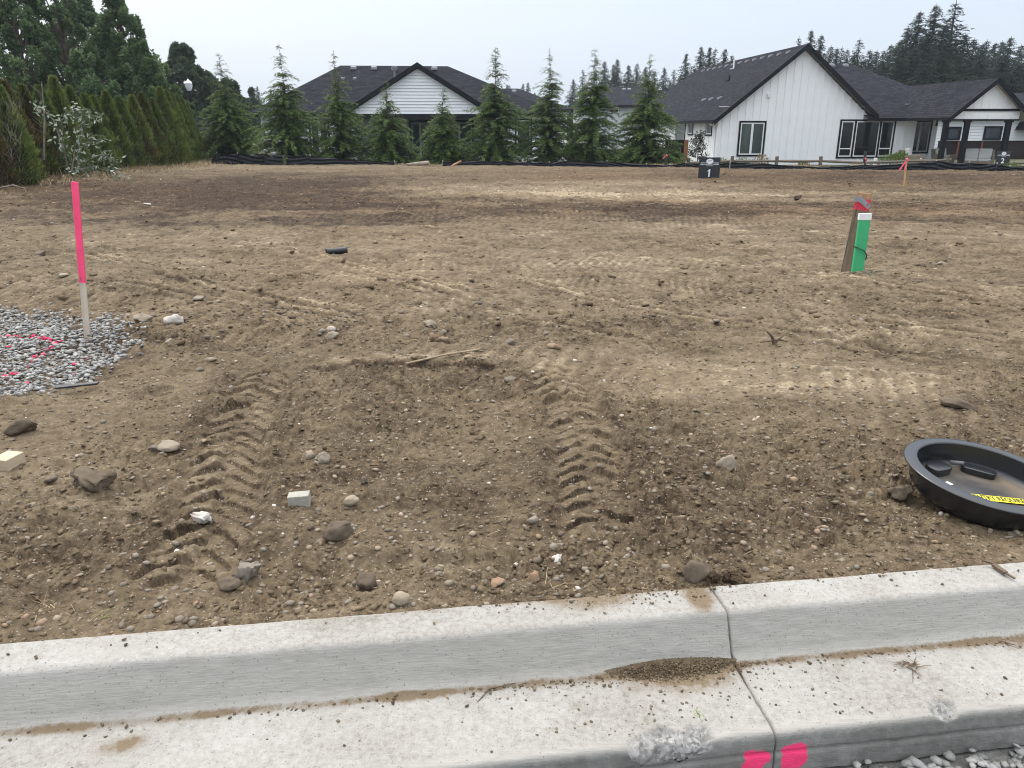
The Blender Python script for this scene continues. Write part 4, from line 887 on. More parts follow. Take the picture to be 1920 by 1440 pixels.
# lot signs
M['sign'] = mk('black sign face', (.018, .022, .027), .55, .12, 2); M['signw'] = mk('white print', (.78, .80, .84), .6, .03); M['signg'] = mk('grey lavender print', (.38, .40, .55), .6)
def lot_sign(u0, u1, vt, vb, num, lab, lean):
    p0 = gr((u0 + u1) / 2, vb); Y = p0.y; zz0 = at((u0 + u1) / 2, vb, Y).z; W = at(u1, vb, Y).x - at(u0, vb, Y).x; Hh = at(u0, vt, Y).z - at(u0, vb, Y).z
    E = empty('lot_sign', (p0.x, Y, zz0), lean, label=lab, cat='sign')
    mb = MB(); mb.box(-W / 2, W / 2, 0, .012, 0, Hh); mb.build('sign_board', M['sign'], E, bevel=.002)
    mb = MB(); mb.box(-W / 2 + .04, -W / 2 + .05, .013, .022, -.25, Hh - .1); mb.build('wire_leg', M['tape'], E); mb = MB(); mb.box(W / 2 - .05, W / 2 - .04, .013, .022, -.25, Hh - .1); mb.build('wire_leg', M['tape'], E)
    mb = MB(); n = 40; cx, cz, a, b_ = 0, Hh * .815, W * .165, Hh * .12
    mb.prism([(cx + a * math.cos(k * 2 * math.pi / n), -.002, cz + b_ * math.sin(k * 2 * math.pi / n)) for k in range(n)], (0, .002, 0)); em = mb.build('emblem', M['signw'], E)
    mb = MB()
    for i, (x0, z0_, x1, z1_) in enumerate(((-.7, .0, -.3, .45), (-.3, .45, .0, .1), (-.1, .1, .25, .5), (.25, .5, .7, .1), (-.6, -.05, -.2, -.02), (.1, .25, .45, .2))):
        mb.bar((cx + x0 * a, -.0035, cz + z0_ * b_), (cx + x1 * a, -.0035, cz + z1_ * b_), .001, .012, up=(0, 1, 0))
        mb.bar((cx + x0 * a, -.0033, cz + z0_ * b_), (cx + x1 * a, -.0033, cz + z1_ * b_), .012, .001, up=(0, 1, 0))
    mb.build('emblem_drawing', M['signg'], em)
    mb = MB(); mb.box(-W * .42, -W * .165, -.002, 0, Hh * .755, Hh * .765); mb.build('rule', M['signw'], E); mb = MB(); mb.box(W * .165, W * .42, -.002, 0, Hh * .755, Hh * .765); mb.build('rule', M['signw'], E)
    text('SUN COUNTRY HOMES', Hh * .082, M['signw'], E, (0, -.002, Hh * .675), (math.pi / 2, 0, 0), ax_='CENTER', bold=.0012, sx_=.94 * W / (Hh * .95))
    mb = MB()
    for i in range(9): mb.box(-W * .15 + i * W * .034, -W * .15 + i * W * .034 + W * .024, -.002, 0, Hh * .598, Hh * .616)
    mb.build('small_print', M['signw'], E)
    if num == '1':
        mb = MB(); k = Hh * .36; zz_ = Hh * .09
        mb.prism([(x_ * k, -.002, zz_ + z_ * k) for x_, z_ in ((-.10, 0), (.10, 0), (.15, 1), (.02, 1), (-.20, .80), (-.19, .64), (-.055, .74))], (0, .002, 0)); mb.build('number', M['signw'], E)
    else: text(num, Hh * .52, M['signw'], E, (0, -.002, Hh * .28), (math.pi / 2, 0, 0), 'number', ax_='CENTER', bold=.007, sx_=.85)
    return E
lot_sign(1308.5, 1348.5, 295, 335, '1', 'square black lot sign with white oval emblem and the number 1', .02)
lot_sign(1867, 1890, 283, 309, '2', 'black lot sign with the number 2 in front of the brown fence', -.35)

# ------------------------------------------------------------------ houses
M['white_bb'] = mk('white board siding', (.82, .83, .84), .6, .03, 2, spec=.3)
M['white_lap'] = mk('white lap siding', (.80, .82, .84), .6, .03, 2, spec=.3)
M['grey_wall'] = mk('light grey siding', (.56, .59, .61), .65, .04, 2, spec=.3)
M['black_trim'] = mk('black painted trim', (.008, .009, .012), .6, .1, 6, spec=.15)
M['white_frame'] = mk('white vinyl frame', (.72, .73, .73), .45, .03)
M['grey_frame'] = mk('silver frame', (.36, .37, .38), .4, .05)
M['soffit'] = mk('painted soffit', (.50, .50, .50), .7, .04)
def glassm(name, c, rough=.06):
    m, t, b = nodes(name); t.links.new(ramp(t, noise(t, .8, 3, .6, objco(t, (2.5, 1, .4))), [(.35, tuple(q * .55 for q in c)), (.65, tuple(q * 1.25 for q in c))]), b.inputs['Base Color'])
    b.inputs['Roughness'].default_value = rough; b.inputs['Specular IOR Level'].default_value = .45; return m
M['glass'] = glassm('dark window glass', (.008, .010, .012)); M['glass_g'] = glassm('window glass with curtain', (.052, .070, .062), .12)
M['glass_b'] = glassm('blue grey glass', (.03, .04, .055), .1)
def shingle():
    m, t, b = nodes('asphalt shingles'); uv = t.nodes.new('ShaderNodeUVMap').outputs[0]
    br = t.nodes.new('ShaderNodeTexBrick'); t.links.new(uv, br.inputs['Vector']); br.offset = .37
    br.inputs['Scale'].default_value = 1; br.inputs['Brick Width'].default_value = .30; br.inputs['Row Height'].default_value = .145; br.inputs['Mortar Size'].default_value = .012; br.inputs['Mortar Smooth'].default_value = .3
    br.inputs['Color1'].default_value = (.017, .019, .025, 1); br.inputs['Color2'].default_value = (.036, .038, .047, 1); br.inputs['Mortar'].default_value = (.006, .007, .009, 1)
    n = noise(t, 1.1, 5, .65, objco(t)); n2 = noise(t, 12, 3, .6, objco(t))
    c = mixc(t, 1.0, br.outputs['Color'], ramp(t, mth(t, 'ADD', mth(t, 'MULTIPLY', n, .5), mth(t, 'MULTIPLY', n2, .5)), [(.3, (.72, .72, .75)), (.7, (1.25, 1.22, 1.22))]), 'MULTIPLY')
    t.links.new(c, b.inputs['Base Color']); b.inputs['Roughness'].default_value = .95; b.inputs['Specular IOR Level'].default_value = .08
    bump(t, b, br.outputs['Fac'], -.01); return m
M['roof'] = shingle()
def roof_poly(mb, pts, mi=0):
    P = [Vector(p) for p in pts]; n = (P[1] - P[0]).cross(P[2] - P[0]).normalized()
    if n.z < 0: P = P[::-1]; n = -n
    h = Vector((n.y, -n.x, 0)).normalized() if abs(n.z) < .999 else Vector((1, 0, 0)); up = n.cross(h)
    mb.poly(P, mi, [(p.dot(h), p.dot(up)) for p in P])
    mb.poly([p - Vector((0, 0, .10)) for p in P[::-1]], 1)
def siding_bb(mb, poly, y, x0, x1, step=.405, x_off=0, clip=None, nz=-1):
    """flat wall polygon in the plane y plus battens; clip(x) gives (z0,z1)"""
    mb.prism([(x, y, z) for x, z in poly], (0, .12, 0))
    x = x0 + x_off
    while x < x1:
        for z0, z1 in clip(x): mb.box(x - .028, x + .028, y - .032, y + .001, z0, z1)
        x += step
def siding_lap(mb, y, zs, xr, step=.20):
    z = zs[0]
    while z < zs[1] - .02:
        zt = min(z + step, zs[1]); a0, a1 = xr(z + .001); b0, b1 = xr(zt)
        if a1 - a0 > .05:
            b0, b1 = (b0, b1) if b1 > b0 else ((a0 + a1) / 2, (a0 + a1) / 2)
            z_ = z + .014; mb.hexa([(a0, y + .05, z), (a1, y + .05, z), (a1, y + .09, z), (a0, y + .09, z), (b0, y + .05, zt), (b1, y + .05, zt), (b1, y + .09, zt), (b0, y + .09, zt)])
            mb.hexa([(a0, y - .038, z_), (a1, y - .038, z_), (a1, y + .049, z_), (a0, y + .049, z_), (b0, y - .004, zt), (b1, y - .004, zt), (b1, y + .049, zt), (b0, y + .049, zt)])
        z = zt
def window(par, x0, x1, z0, z1, y, trim=.09, fr_=.06, cells=((0, 1),), glass='glass', frame='white_frame', axis='y', split=None, tr=True):
    """a window in a wall facing -Y (axis y) or facing -X (axis x; then x0,x1 run along Y). trim, frame and pane are built proud of the wall"""
    def bx(mb, a0, a1, d0, d1, c0, c1):
        if axis == 'y': mb.box(a0, a1, y - d1, y - d0, c0, c1)
        else: mb.box(y - d1, y - d0, a0, a1, c0, c1)
    mb = MB()
    if tr:
        for q in ((x0 - trim, x0, z0 - trim, z1 + trim), (x1, x1 + trim, z0 - trim, z1 + trim), (x0, x1, z1, z1 + trim), (x0, x1, z0 - trim, z0)): bx(mb, q[0], q[1], .0, .045, q[2], q[3])
        W = mb.build('window', M['black_trim'], par)
    else:
        bx(mb, x0, x1, .0, .004, z0, z1); W = mb.build('window', M['black_trim'], par)
    mb = MB(); gl = MB()
    for (f0, f1) in cells:
        a, b_ = x0 + (x1 - x0) * f0, x0 + (x1 - x0) * f1
        zz = [z0, z1] if not split else [z0, z0 + (z1 - z0) * split, z1]
        bx(mb, a, a + fr_, .002, .035, z0, z1); bx(mb, b_ - fr_, b_, .002, .035, z0, z1)
        for k, zq in enumerate(zz):
            lo, hi = (zq, zq + fr_) if k == 0 else (zq - fr_, zq) if k == len(zz) - 1 else (zq - fr_ * .5, zq + fr_ * .5)
            bx(mb, a + fr_, b_ - fr_, .0025, .034, lo, hi)
        bx(gl, a + fr_ * .5, b_ - fr_ * .5, .0, .015, z0 + fr_ * .5, z1 - fr_ * .5)
    mb.build('frame', M[frame], W); gl.build('pane', M[glass], W); return W
def vent(par, x, y, z, yaw=0, s=1.0, slope=0.0, name='roof_vent'):
    mb = MB(); mb.hexa([(-.20 * s, -.16 * s, -.05), (.20 * s, -.16 * s, -.05), (.20 * s, .16 * s, .08), (-.20 * s, .16 * s, .08), (-.16 * s, -.13 * s, .09 * s), (.16 * s, -.13 * s, .09 * s), (.16 * s, .13 * s, .17 * s), (-.16 * s, .13 * s, .17 * s)])
    o = mb.build(name, M['ventm'], par); o.location = (x, y, z); o.rotation_euler = (0, 0, yaw); return o
M['ventm'] = mk('galvanised vent', (.17, .18, .20), .5, .15, 5, metallic=.3)
BZ = -.35

# --- right house
HR = empty('farmhouse', (10.916, 43.0, BZ), .0855, label='white board and batten house with a steep dark gable roof on the right', cat='house')
def Z(z): return z - BZ
rake = lambda x: 5.50 - .805 * abs(x - 4.3) - .10
mb = MB()
polyA = [(-.02, Z(BZ - .3)), (11.0, Z(BZ - .3)), (11.0, Z(2.0)), (8.45, Z(2.0)), (4.3, Z(rake(4.3))), (-.02, Z(rake(-.02)))]
def clipA(x):
    hi = Z(rake(x) if x < 8.45 else 1.99)
    if 1.1 < x < 2.68: return [(Z(BZ - .2), Z(.10)), (Z(1.91), hi)]
    if 6.66 < x < 9.9: return [(Z(BZ - .2), Z(-.02))] + ([(Z(1.99), hi)] if hi > Z(2.02) else [])
    return [(Z(BZ - .2), hi)]
siding_bb(mb, polyA, 0, .25, 10.95, clip=clipA)
mb.box(-.02, 8.0, -.006, .001, Z(2.615), Z(2.635)); mb.box(-.03, .08, -.03, .02, Z(BZ - .2), Z(1.85)); mb.box(10.9, 11.0, -.03, .02, Z(BZ - .2), Z(1.95))
mb.build('front_wall', M['white_bb'], HR)
mb = MB(); mb.box(-.02, .12, .12, 20.5, Z(BZ - .3), Z(1.97)); y = .5
while y < 20:
    if any(a < y < b_ for a, b_ in ((.76, 1.84), (4.08, 5.1), (5.58, 7.62))): mb.box(-.038, -.019, y - .02, y + .02, Z(BZ), Z(.4 if y > 5.2 else 1.12)); y += .405; continue
    mb.box(-.038, -.019, y - .02, y + .02, Z(BZ), Z(1.9)); y += .405
mb.build('side_wall', M['white_bb'], HR)
mb = MB(); mb.box(.12, 12.6, 12, 12.1, 0, Z(2)); mb.box(11.0, 12.6, .55, .67, 0, Z(2.0)); mb.box(11.0, 11.1, .12, .55, 0, Z(2.0)); mb.box(12.5, 12.6, .67, 12, 0, Z(2.0)); mb.box(12.25, 12.35, .50, .549, 0, Z(2)); x = 11.3
mb.box(11.13, 11.16, .53, .551, 0, Z(2.0))
mb.build('patio_wall', M['white_bb'], HR)
mb = MB(); S_ = .805; ez = 5.67 - S_ * 4.62
roof_poly(mb, [(-.32, -.32, Z(ez)), (4.3, -.32, Z(5.67)), (4.3, 17.3, Z(5.67)), (-.32, 21.9, Z(ez))])
roof_poly(mb, [(4.3, -.32, Z(5.67)), (8.62, -.32, Z(5.67 - S_ * 4.32)), (8.62, 12, Z(5.67 - S_ * 4.32)), (4.3, 17.3, Z(5.67))])
roof_poly(mb, [(4.3, 17.3, Z(5.67)), (-.32, 21.9, Z(ez)), (8.9, 21.9, Z(ez))])
mb.build('gable_roof', [M['roof'], M['soffit']], HR)
mb = MB(); kb = .465; eb = 2.07; zB = lambda y: eb + kb * (y + .32)
mb_r = mb; roof_poly(mb, [(6.0, 5.0, Z(zB(5.0))), (8.05, -.32, Z(eb)), (10.25, -.32, Z(eb)), (12.36, 3.55, Z(zB(3.55))), (10.1, 6.6, Z(zB(6.6))), (6.0, 6.6, Z(zB(6.6)))])
roof_poly(mb, [(12.36, 3.55, Z(zB(3.55))), (10.1, 6.6, Z(zB(6.6))), (14.6, 8, Z(2.07))])
mb.build('main_roof', [M['roof'], M['soffit']], HR)
mb = MB(); wr = 3.86; roof_poly(mb, [(10.18, -4.05, Z(2.05)), (12.36, -4.05, Z(wr)), (12.36, 3.55, Z(wr)), (10.18, -.32, Z(2.05))]); roof_poly(mb, [(12.36, -4.05, Z(wr)), (14.6, -4.05, Z(2.0)), (14.6, 6, Z(2.0)), (12.36, 3.55, Z(wr))])
mb.build('patio_roof', [M['roof'], M['soffit']], HR)
mb = MB()
def rk(x0, z0, x1, z1, y, t=.24, th=.06): mb.hexa([(x0, y - th, z0 - t), (x1, y - th, z1 - t), (x1, y, z1 - t), (x0, y, z0 - t), (x0, y - th, z0 + .02), (x1, y - th, z1 + .02), (x1, y, z1 + .02), (x0, y, z0 + .02)])
rk(-.32, Z(ez), 4.3, Z(5.67), -.322); rk(4.3, Z(5.67), 8.62, Z(5.67 - S_ * 4.32), -.322)
mb.box(-.42, -.322, -.38, 21.9, Z(ez - .16), Z(ez + .01)); mb.box(8.02, 10.18, -.42, -.322, Z(eb - .17), Z(eb - .01)); mb.box(8.0, 8.62, -.31, -.005, Z(1.93), Z(1.99))
rk(10.18, Z(2.05), 12.36, Z(wr), -4.052); rk(12.36, Z(wr), 14.6, Z(2.0), -4.052); mb.box(10.08, 10.178, -4.1, -.33, Z(1.90), Z(2.04))
mb.build('fascia', M['black_trim'], HR)
mb = MB(); g2 = lambda x: wr - .83 * abs(x - 12.36) - .15
mb.prism([(10.5, -3.75, Z(1.97)), (14.02, -3.75, Z(1.97)), (14.02, -3.75, Z(g2(14.02))), (12.36, -3.75, Z(g2(12.36))), (10.5, -3.75, Z(g2(10.5)))], (0, .1, 0)); x = 10.75
while x < 14: mb.box(x - .02, x + .02, -3.768, -3.749, Z(1.98), Z(g2(x))); x += .405
mb.build('patio_gable', M['white_bb'], HR)
mb = MB(); mb.box(10.75, 14.0, -3.80, -3.769, Z(2.34), Z(2.45)); mb.box(10.4, 14.02, -3.80, -3.60, Z(1.90), Z(1.968)); mb.build('beam', M['black_trim'], HR)
for x0, x1 in ((10.18, 10.42), (11.28, 11.52), (13.44, 13.70)):
    mb = MB(); mb.box(x0, x1, -3.78, -3.62, 0, Z(1.90)); mb.box(x0 - .05, x1 + .05, -3.81, -3.59, Z(1.82), Z(1.899)); mb.build('post', M['black_trim'], HR)
mb = MB(); mb.box(10.35, 12.4, -3.6, .5, Z(1.99), Z(2.03)); mb.build('patio_ceiling', M['soffit'], HR)
window(HR, 1.24, 2.53, .19 - BZ, 1.82 - BZ, -.005, cells=((0, .5), (.5, 1)), glass='glass_g')
window(HR, 6.80, 7.52, .07 - BZ, 1.90 - BZ, -.005, cells=((0, 1),), split=.23); window(HR, 7.63, 8.96, .07 - BZ, 1.90 - BZ, -.005); window(HR, 9.03, 9.75, .07 - BZ, 1.90 - BZ, -.005, split=.23)
window(HR, 11.18, 12.16, .30 - BZ, 1.86 - BZ, .525, cells=((0, .42), (.42, 1)), frame='grey_frame')
for a, b_, c, d in ((.88, 1.72, 1.22, 1.84), (4.2, 4.98, 1.22, 1.84)): window(HR, a, b_, Z(c), Z(d), -.02, axis='x', trim=.08)
window(HR, 5.7, 7.5, Z(.5), Z(1.80), -.02, axis='x', trim=.08, glass='glass_g')
mb = MB(); mb.box(2.52, 2.68, -.10, -.005, Z(3.08), Z(3.26)); mb.build('wall_light', M['white_frame'], HR)
mb = MB(); mb.tube([(-.36, .3, Z(1.86)), (-.34, .25, Z(1.74)), (-.10, .22, Z(1.62)), (-.07, .2, Z(1.5)), (-.07, .2, Z(-.3))], .04, 8); mb.build('downspout', M['white_frame'], HR, smooth=True)
for i in range(13):
    yy = 1.2 + i * 1.18; vent(HR, 4.3 - .36, yy, Z(5.66 - .36 * S_), -math.pi / 2, .62)
for (yy, dx) in ((3.4, 3.15), (4.9, 3.15), (6.2, 3.15)): vent(HR, 4.3 - dx, yy, Z(5.67 - dx * S_), -math.pi / 2, .7)
for yy, dx, hh, mt in ((8.2, .75, .62, 'white_frame'), (6.0, 1.75, .30, 'black_trim')):
    mb = MB(); mb.tube([(4.3 - dx, yy, Z(5.62 - dx * S_)), (4.3 - dx, yy, Z(5.62 - dx * S_ + hh))], .05, 8); mb.box(4.3 - dx - .16, 4.3 - dx + .16, yy - .16, yy + .16, Z(5.62 - dx * S_), Z(5.66 - dx * S_)); mb.build('flue', M[mt], HR)
for x in (8.9, 9.75): vent(HR, x, 6.2, Z(zB(6.2)), 0, .8)
mb = MB(); mb.box(10.9, 11.1, 1.0, 1.2, Z(zB(1.1)), Z(zB(1.1) + .12)); mb.build('flue', M['ventm'], HR)
mb = MB()
for k in range(3):
    a = k * 2.094 + .35; mb.bar((11.15, -1.6, Z(1.70)), (11.15 + .8 * math.cos(a), -1.6 + .8 * math.sin(a), Z(1.68)), .14, .015)
mb.tube([(11.15, -1.6, Z(1.98)), (11.15, -1.6, Z(1.64))], .05, 8); mb.build('ceiling_fan', M['black_trim'], HR)

# --- left house
HL = empty('bungalow', (-5.337, 45.0, BZ), .0855, label='low house with dark hip roof and white lap sided gable behind the young evergreens', cat='house')
mb = MB(); EZ, RZ = 2.36, 5.10; kh = (RZ - EZ) / 4.6
roof_poly(mb, [(-9.1, .5, Z(EZ)), (8.1, .5, Z(EZ)), (1.9, 5.1, Z(RZ)), (-4.5, 5.1, Z(RZ))]); roof_poly(mb, [(-9.1, .5, Z(EZ)), (-4.5, 5.1, Z(RZ)), (-9.1, 9.7, Z(EZ))]); roof_poly(mb, [(8.1, .5, Z(EZ)), (1.9, 5.1, Z(RZ)), (8.1, 9.7, Z(EZ))]); roof_poly(mb, [(-9.1, 9.7, Z(EZ)), (-4.5, 5.1, Z(RZ)), (1.9, 5.1, Z(RZ)), (8.1, 9.7, Z(EZ))])
mb.build('hip_roof', [M['roof'], M['soffit']], HL)
mb = MB(); gk = .605; ga = 4.90; yb = .5 + (ga - EZ) / kh
roof_poly(mb, [(-3.85, -.15, Z(ga - gk * 4.05)), (.2, -.15, Z(ga)), (.2, yb, Z(ga)), (-3.85, .55, Z(ga - gk * 4.05))]); roof_poly(mb, [(.2, -.15, Z(ga)), (4.25, -.15, Z(ga - gk * 4.05)), (4.25, .55, Z(ga - gk * 4.05)), (.2, yb, Z(ga))])
mb.build('gable_roof', [M['roof'], M['soffit']], HL)
mb = MB(); gw = lambda z: (max(-3.75, .2 - (ga - .28 - z) / gk), min(4.1, .2 + (ga - .28 - z) / gk))
siding_lap(mb, .12, (Z(2.28), Z(4.60)), lambda z: gw(z + BZ), .165); mb.build('gable_siding', M['white_lap'], HL)
mb = MB(); rk(-3.85, Z(ga - gk * 4.05), .2, Z(ga), -.152, .23); rk(.2, Z(ga), 4.25, Z(ga - gk * 4.05), -.152, .23); mb.box(-3.75, 4.15, .02, .16, Z(2.0), Z(2.275)); mb.box(-9.15, -3.76, .40, .498, Z(EZ - .18), Z(EZ)); mb.box(4.16, 8.15, .40, .498, Z(EZ - .18), Z(EZ)); mb.build('fascia', M['black_trim'], HL)
mb = MB()
siding_lap(mb, 1.0, (0, Z(2.28)), lambda z: (-8.6, -3.65), .18); mb.build('wall', M['white_lap'], HL); mb = MB(); siding_lap(mb, 1.0, (0, Z(2.28)), lambda z: (4.0, 8.6), .18); mb.box(-3.65, -3.53, 1.0, 3.0, 0, Z(2.28)); mb.box(3.9, 4.0, 1.0, 3.0, 0, Z(2.28)); mb.box(-8.6, -8.5, 1.1, 9, 0, Z(2.28)); mb.box(8.5, 8.6, 1.1, 9, 0, Z(2.28)); mb.build('wall', M['white_lap'], HL)
mb = MB(); siding_lap(mb, 3.0, (0, Z(2.28)), lambda z: (-3.53, 3.9), .18); mb.build('patio_wall', M['grey_wall'], HL)
mb = MB(); mb.box(-3.7, 4.1, .17, 3.0, Z(2.10), Z(2.14)); mb.build('patio_ceiling', M['soffit'], HL)
window(HL, -5.9, -4.95, Z(.15), Z(1.95), .97, cells=((0, .5), (.5, 1)), glass='glass_g'); window(HL, 5.7, 6.5, Z(.15), Z(1.97), .97, glass='glass_g')
window(HL, -.36, 3.2, Z(-.30), Z(1.86), 2.97, trim=.14, cells=((0, .145), (.145, .5), (.5, .79), (.79, 1)), frame='grey_frame', glass='glass_b')
mb = MB(); mb.box(2.62, 2.86, .02, .10, Z(2.50), Z(2.68)); mb.build('wall_light', M['white_frame'], HL)
for px in (675, 713, 751, 826): p = at(px, 127, 49.4); vent(HL, (p.x + 5.337), 4.72, Z(EZ + kh * 4.22) + .03, 0, .95)
for px in (653, 675): p = at(px, 144, 48.5); vent(HL, (p.x + 5.337), 3.75, Z(EZ + kh * 3.25), 0, .5)
mb = MB(); mb.tube([(-1.25, 3.9, Z(4.05)), (-1.25, 3.9, Z(4.75))], .09, 10); mb.tube([(-1.25, 3.9, Z(4.75)), (-1.25, 3.9, Z(4.98))], .16, 12); mb.tube([(-1.25, 3.9, Z(4.2)), (-1.25, 3.9, Z(4.32))], .19, 12, cap=True); mb.build('flue', M['ventm'], HL)

def hip_house(name, lab, u0, u1, v_e, ur0, ur1, v_r, Y, depth, wall, wallmat='grey_wall', vents=(), wins=(), rot=.0855):
    pe0, pe1 = at(u0, v_e, Y), at(u1, v_e, Y); pr0, pr1 = at(ur0, v_r, Y + depth / 2), at(ur1, v_r, Y + depth / 2); zb = -.9 if Y > 52 else -.5
    E = empty(name, (pe0.x, Y, zb), label=lab, cat='house'); o = Vector((pe0.x, Y, zb)); c = lambda p: p - o
    W = pe1.x - pe0.x; e0, r0 = pe0.z - zb, pr0.z - zb; rx0, rx1 = pr0.x - pe0.x, pr1.x - pe0.x
    mb = MB(); a, b_, d, e_ = (0, 0, e0), (W, 0, e0), (W, depth, e0), (0, depth, e0); f, g_ = (rx0, depth / 2, r0), (rx1, depth / 2, r0)
    roof_poly(mb, [a, b_, g_, f]); roof_poly(mb, [b_, d, g_]); roof_poly(mb, [d, e_, f, g_]); roof_poly(mb, [e_, a, f]); mb.build('roof', [M['roof'], M['soffit']], E)
    mb = MB(); mb.box(0, W, -.06, 0, e0 - .22, e0 + .01); mb.box(-.06, 0, -.06, depth, e0 - .22, e0 + .01); mb.build('fascia', M['black_trim'], E)
    mb = MB(); siding_lap(mb, .5, (0, e0 - .05), lambda z: (.5, W - .5), .2); mb.box(.5, .6, .6, depth - .5, 0, e0 - .05); mb.box(W - .6, W - .5, .6, depth - .5, 0, e0 - .05); mb.build('wall', M[wallmat], E)
    for (a0, a1, b0, b1) in wins:
        p, q = at(a0, b1, Y + .5) - o, at(a1, b0, Y + .5) - o; window(E, p.x, q.x, p.z, q.z, .47, trim=.10, tr=False)
    for (u, v) in vents:
        p = at(u, v, Y + depth * .42) - o; vent(E, p.x, depth * .42, e0 + (r0 - e0) * .84, 0, .9)
    return E
hip_house('hip_roof_house', 'dark hip roof of a farther house showing behind the right end of the bungalow', 900, 1075, 205, 944, 972, 166, 61, 10, 3, 'white_lap', vents=((964, 168),))
hip_house('grey_house', 'pale grey house far behind, framed between two young evergreens', 1083, 1245, 197, 1142, 1215, 163, 76, 12, 3, 'grey_wall', vents=((1170, 166), (1180, 166)), wins=((1142, 1160, 204, 211.5),))
# neighbour at the far right
NB = empty('neighbor_house', (31.342, 56, -.75), .0855, label='white lap sided neighbouring house seen through the patio at the right edge', cat='house')
mb = MB(); siding_lap(mb, 0, (0, 3.0), lambda z: (-2.2, 9), .20); mb.build('wall', M['white_lap'], NB)
mb = MB(); roof_poly(mb, [(.6, -.5, 2.95), (12, -.5, 2.95), (12, 4, 4.75), (1.9, 4, 4.75)]); roof_poly(mb, [(-2.4, -.5, 2.95), (.6, -.5, 2.95), (1.9, 4, 4.75), (-2.4, 3, 3.4)]); mb.build('roof', [M['roof'], M['soffit']], NB)
window(NB, -1.23, -.42, 1.60, 2.28, -.03, trim=.10, fr_=.04, frame='black_trim', glass='glass_b'); window(NB, 1.45, 2.58, 1.60, 2.33, -.03, trim=.10, fr_=.04, frame='black_trim', glass='glass_b')
mb = MB(); mb.hexa([(3.6, -1.2, 2.15), (7, -1.2, 2.15), (7, 0, 2.2), (3.6, 0, 2.2), (3.9, -.9, 2.42), (7, -.9, 2.42), (7, 0, 2.75), (3.9, 0, 2.75)]); mb.build('porch_roof', M['black_trim'], NB)
vent(NB, 3.0, 3.4, 4.5, 0, .9)

# ------------------------------------------------------------------ fences
M['brownfence'] = mk('dark stained fence boards', (.026, .018, .017), .85, .35, 5, stretch=(8, 8, .6), spec=.15); M['redpost'] = mk('red brown fence post', (.16, .060, .032), .8, .25, 5)
M['greyrail'] = mk('weathered grey rail', (.135, .118, .092), .9, .3, 6, stretch=(1, 6, 6), bmp=.008, bscale=30)
def board_fence(name, lab, x0, y0, x1, y1, zb, zt, posts, postmat='redpost', cap=True):
    E = empty(name, (x0, y0, zb), math.atan2(y1 - y0, x1 - x0), label=lab, cat='fence'); L = math.hypot(x1 - x0, y1 - y0); mb = MB(); x = 0; r = random.Random(3)
    while x < L: mb.box(x, min(L, x + .136), 0, .02 + r.uniform(0, .006), 0, zt - zb - .05); x += .14
    mb.build('boards', M['brownfence'], E)
    if cap: mb = MB(); mb.box(0, L, -.05, .05, zt - zb - .05, zt - zb); mb.build('cap_rail', M['brownfence'], E)
    for p in posts: mb = MB(); mb.box(p - .05, p + .05, -.09, -.002, 0, zt - zb - .052); mb.build('post', M[postmat], E)
    return E
p0, p1 = at(1760, 264, 50), at(1960, 264, 51.2)
board_fence('board_fence', 'long dark brown board fence behind the open patio at right', p0.x, 50, p1.x, 51.2, -.75, p0.z, [1.35, 3.0, 4.7, 6.3])
p0, p1 = at(1262, 262, 36.2), at(1287, 262, 36.0)
E = board_fence('garden_gate_panel', 'short dark fence panel with an orange brown end post beside the last evergreen', p0.x - .3, 36.4, p1.x, 36.3, -.2, p0.z, [], cap=True)
mb = MB(); L = p1.x - p0.x + .3; mb.box(L - .02, L + .16, -.14, .04, -.1, p0.z + .2); mb.build('post', mk('orange brown cedar post', (.23, .095, .045), .8, .25, 5, stretch=(3, 3, .6)), E)
p0, p1 = at(355, 243, 39), at(386, 243, 39)
board_fence('side_fence', 'dark reddish brown fence behind the last hedge shrub', p0.x - 1.5, 39, p1.x + .2, 39, -.3, p0.z, [2.1])
p0, p1 = at(366, 221, 43), at(400, 221, 43)
E = empty('garden_shed', (p0.x - .6, 43, -.4), label='dark grey low roof of a small shed behind the hedge end', cat='shed'); W_ = p1.x - p0.x + 1.2
mb = MB(); mb.box(0, W_, .2, 2.4, 0, p0.z + .05); mb.build('wall', M['brownfence'], E); mb = MB(); zt_ = p0.z + .4; roof_poly(mb, [(-.2, 0, zt_ - .55), (W_ + .2, 0, zt_ - .55), (W_ + .2, 1.3, zt_ + .02), (-.2, 1.3, zt_ + .02)]); roof_poly(mb, [(-.2, 1.3, zt_ + .02), (W_ + .2, 1.3, zt_ + .02), (W_ + .2, 2.7, zt_ - .55), (-.2, 2.7, zt_ - .55)]); mb.build('roof', [M['roof'], M['soffit']], E)

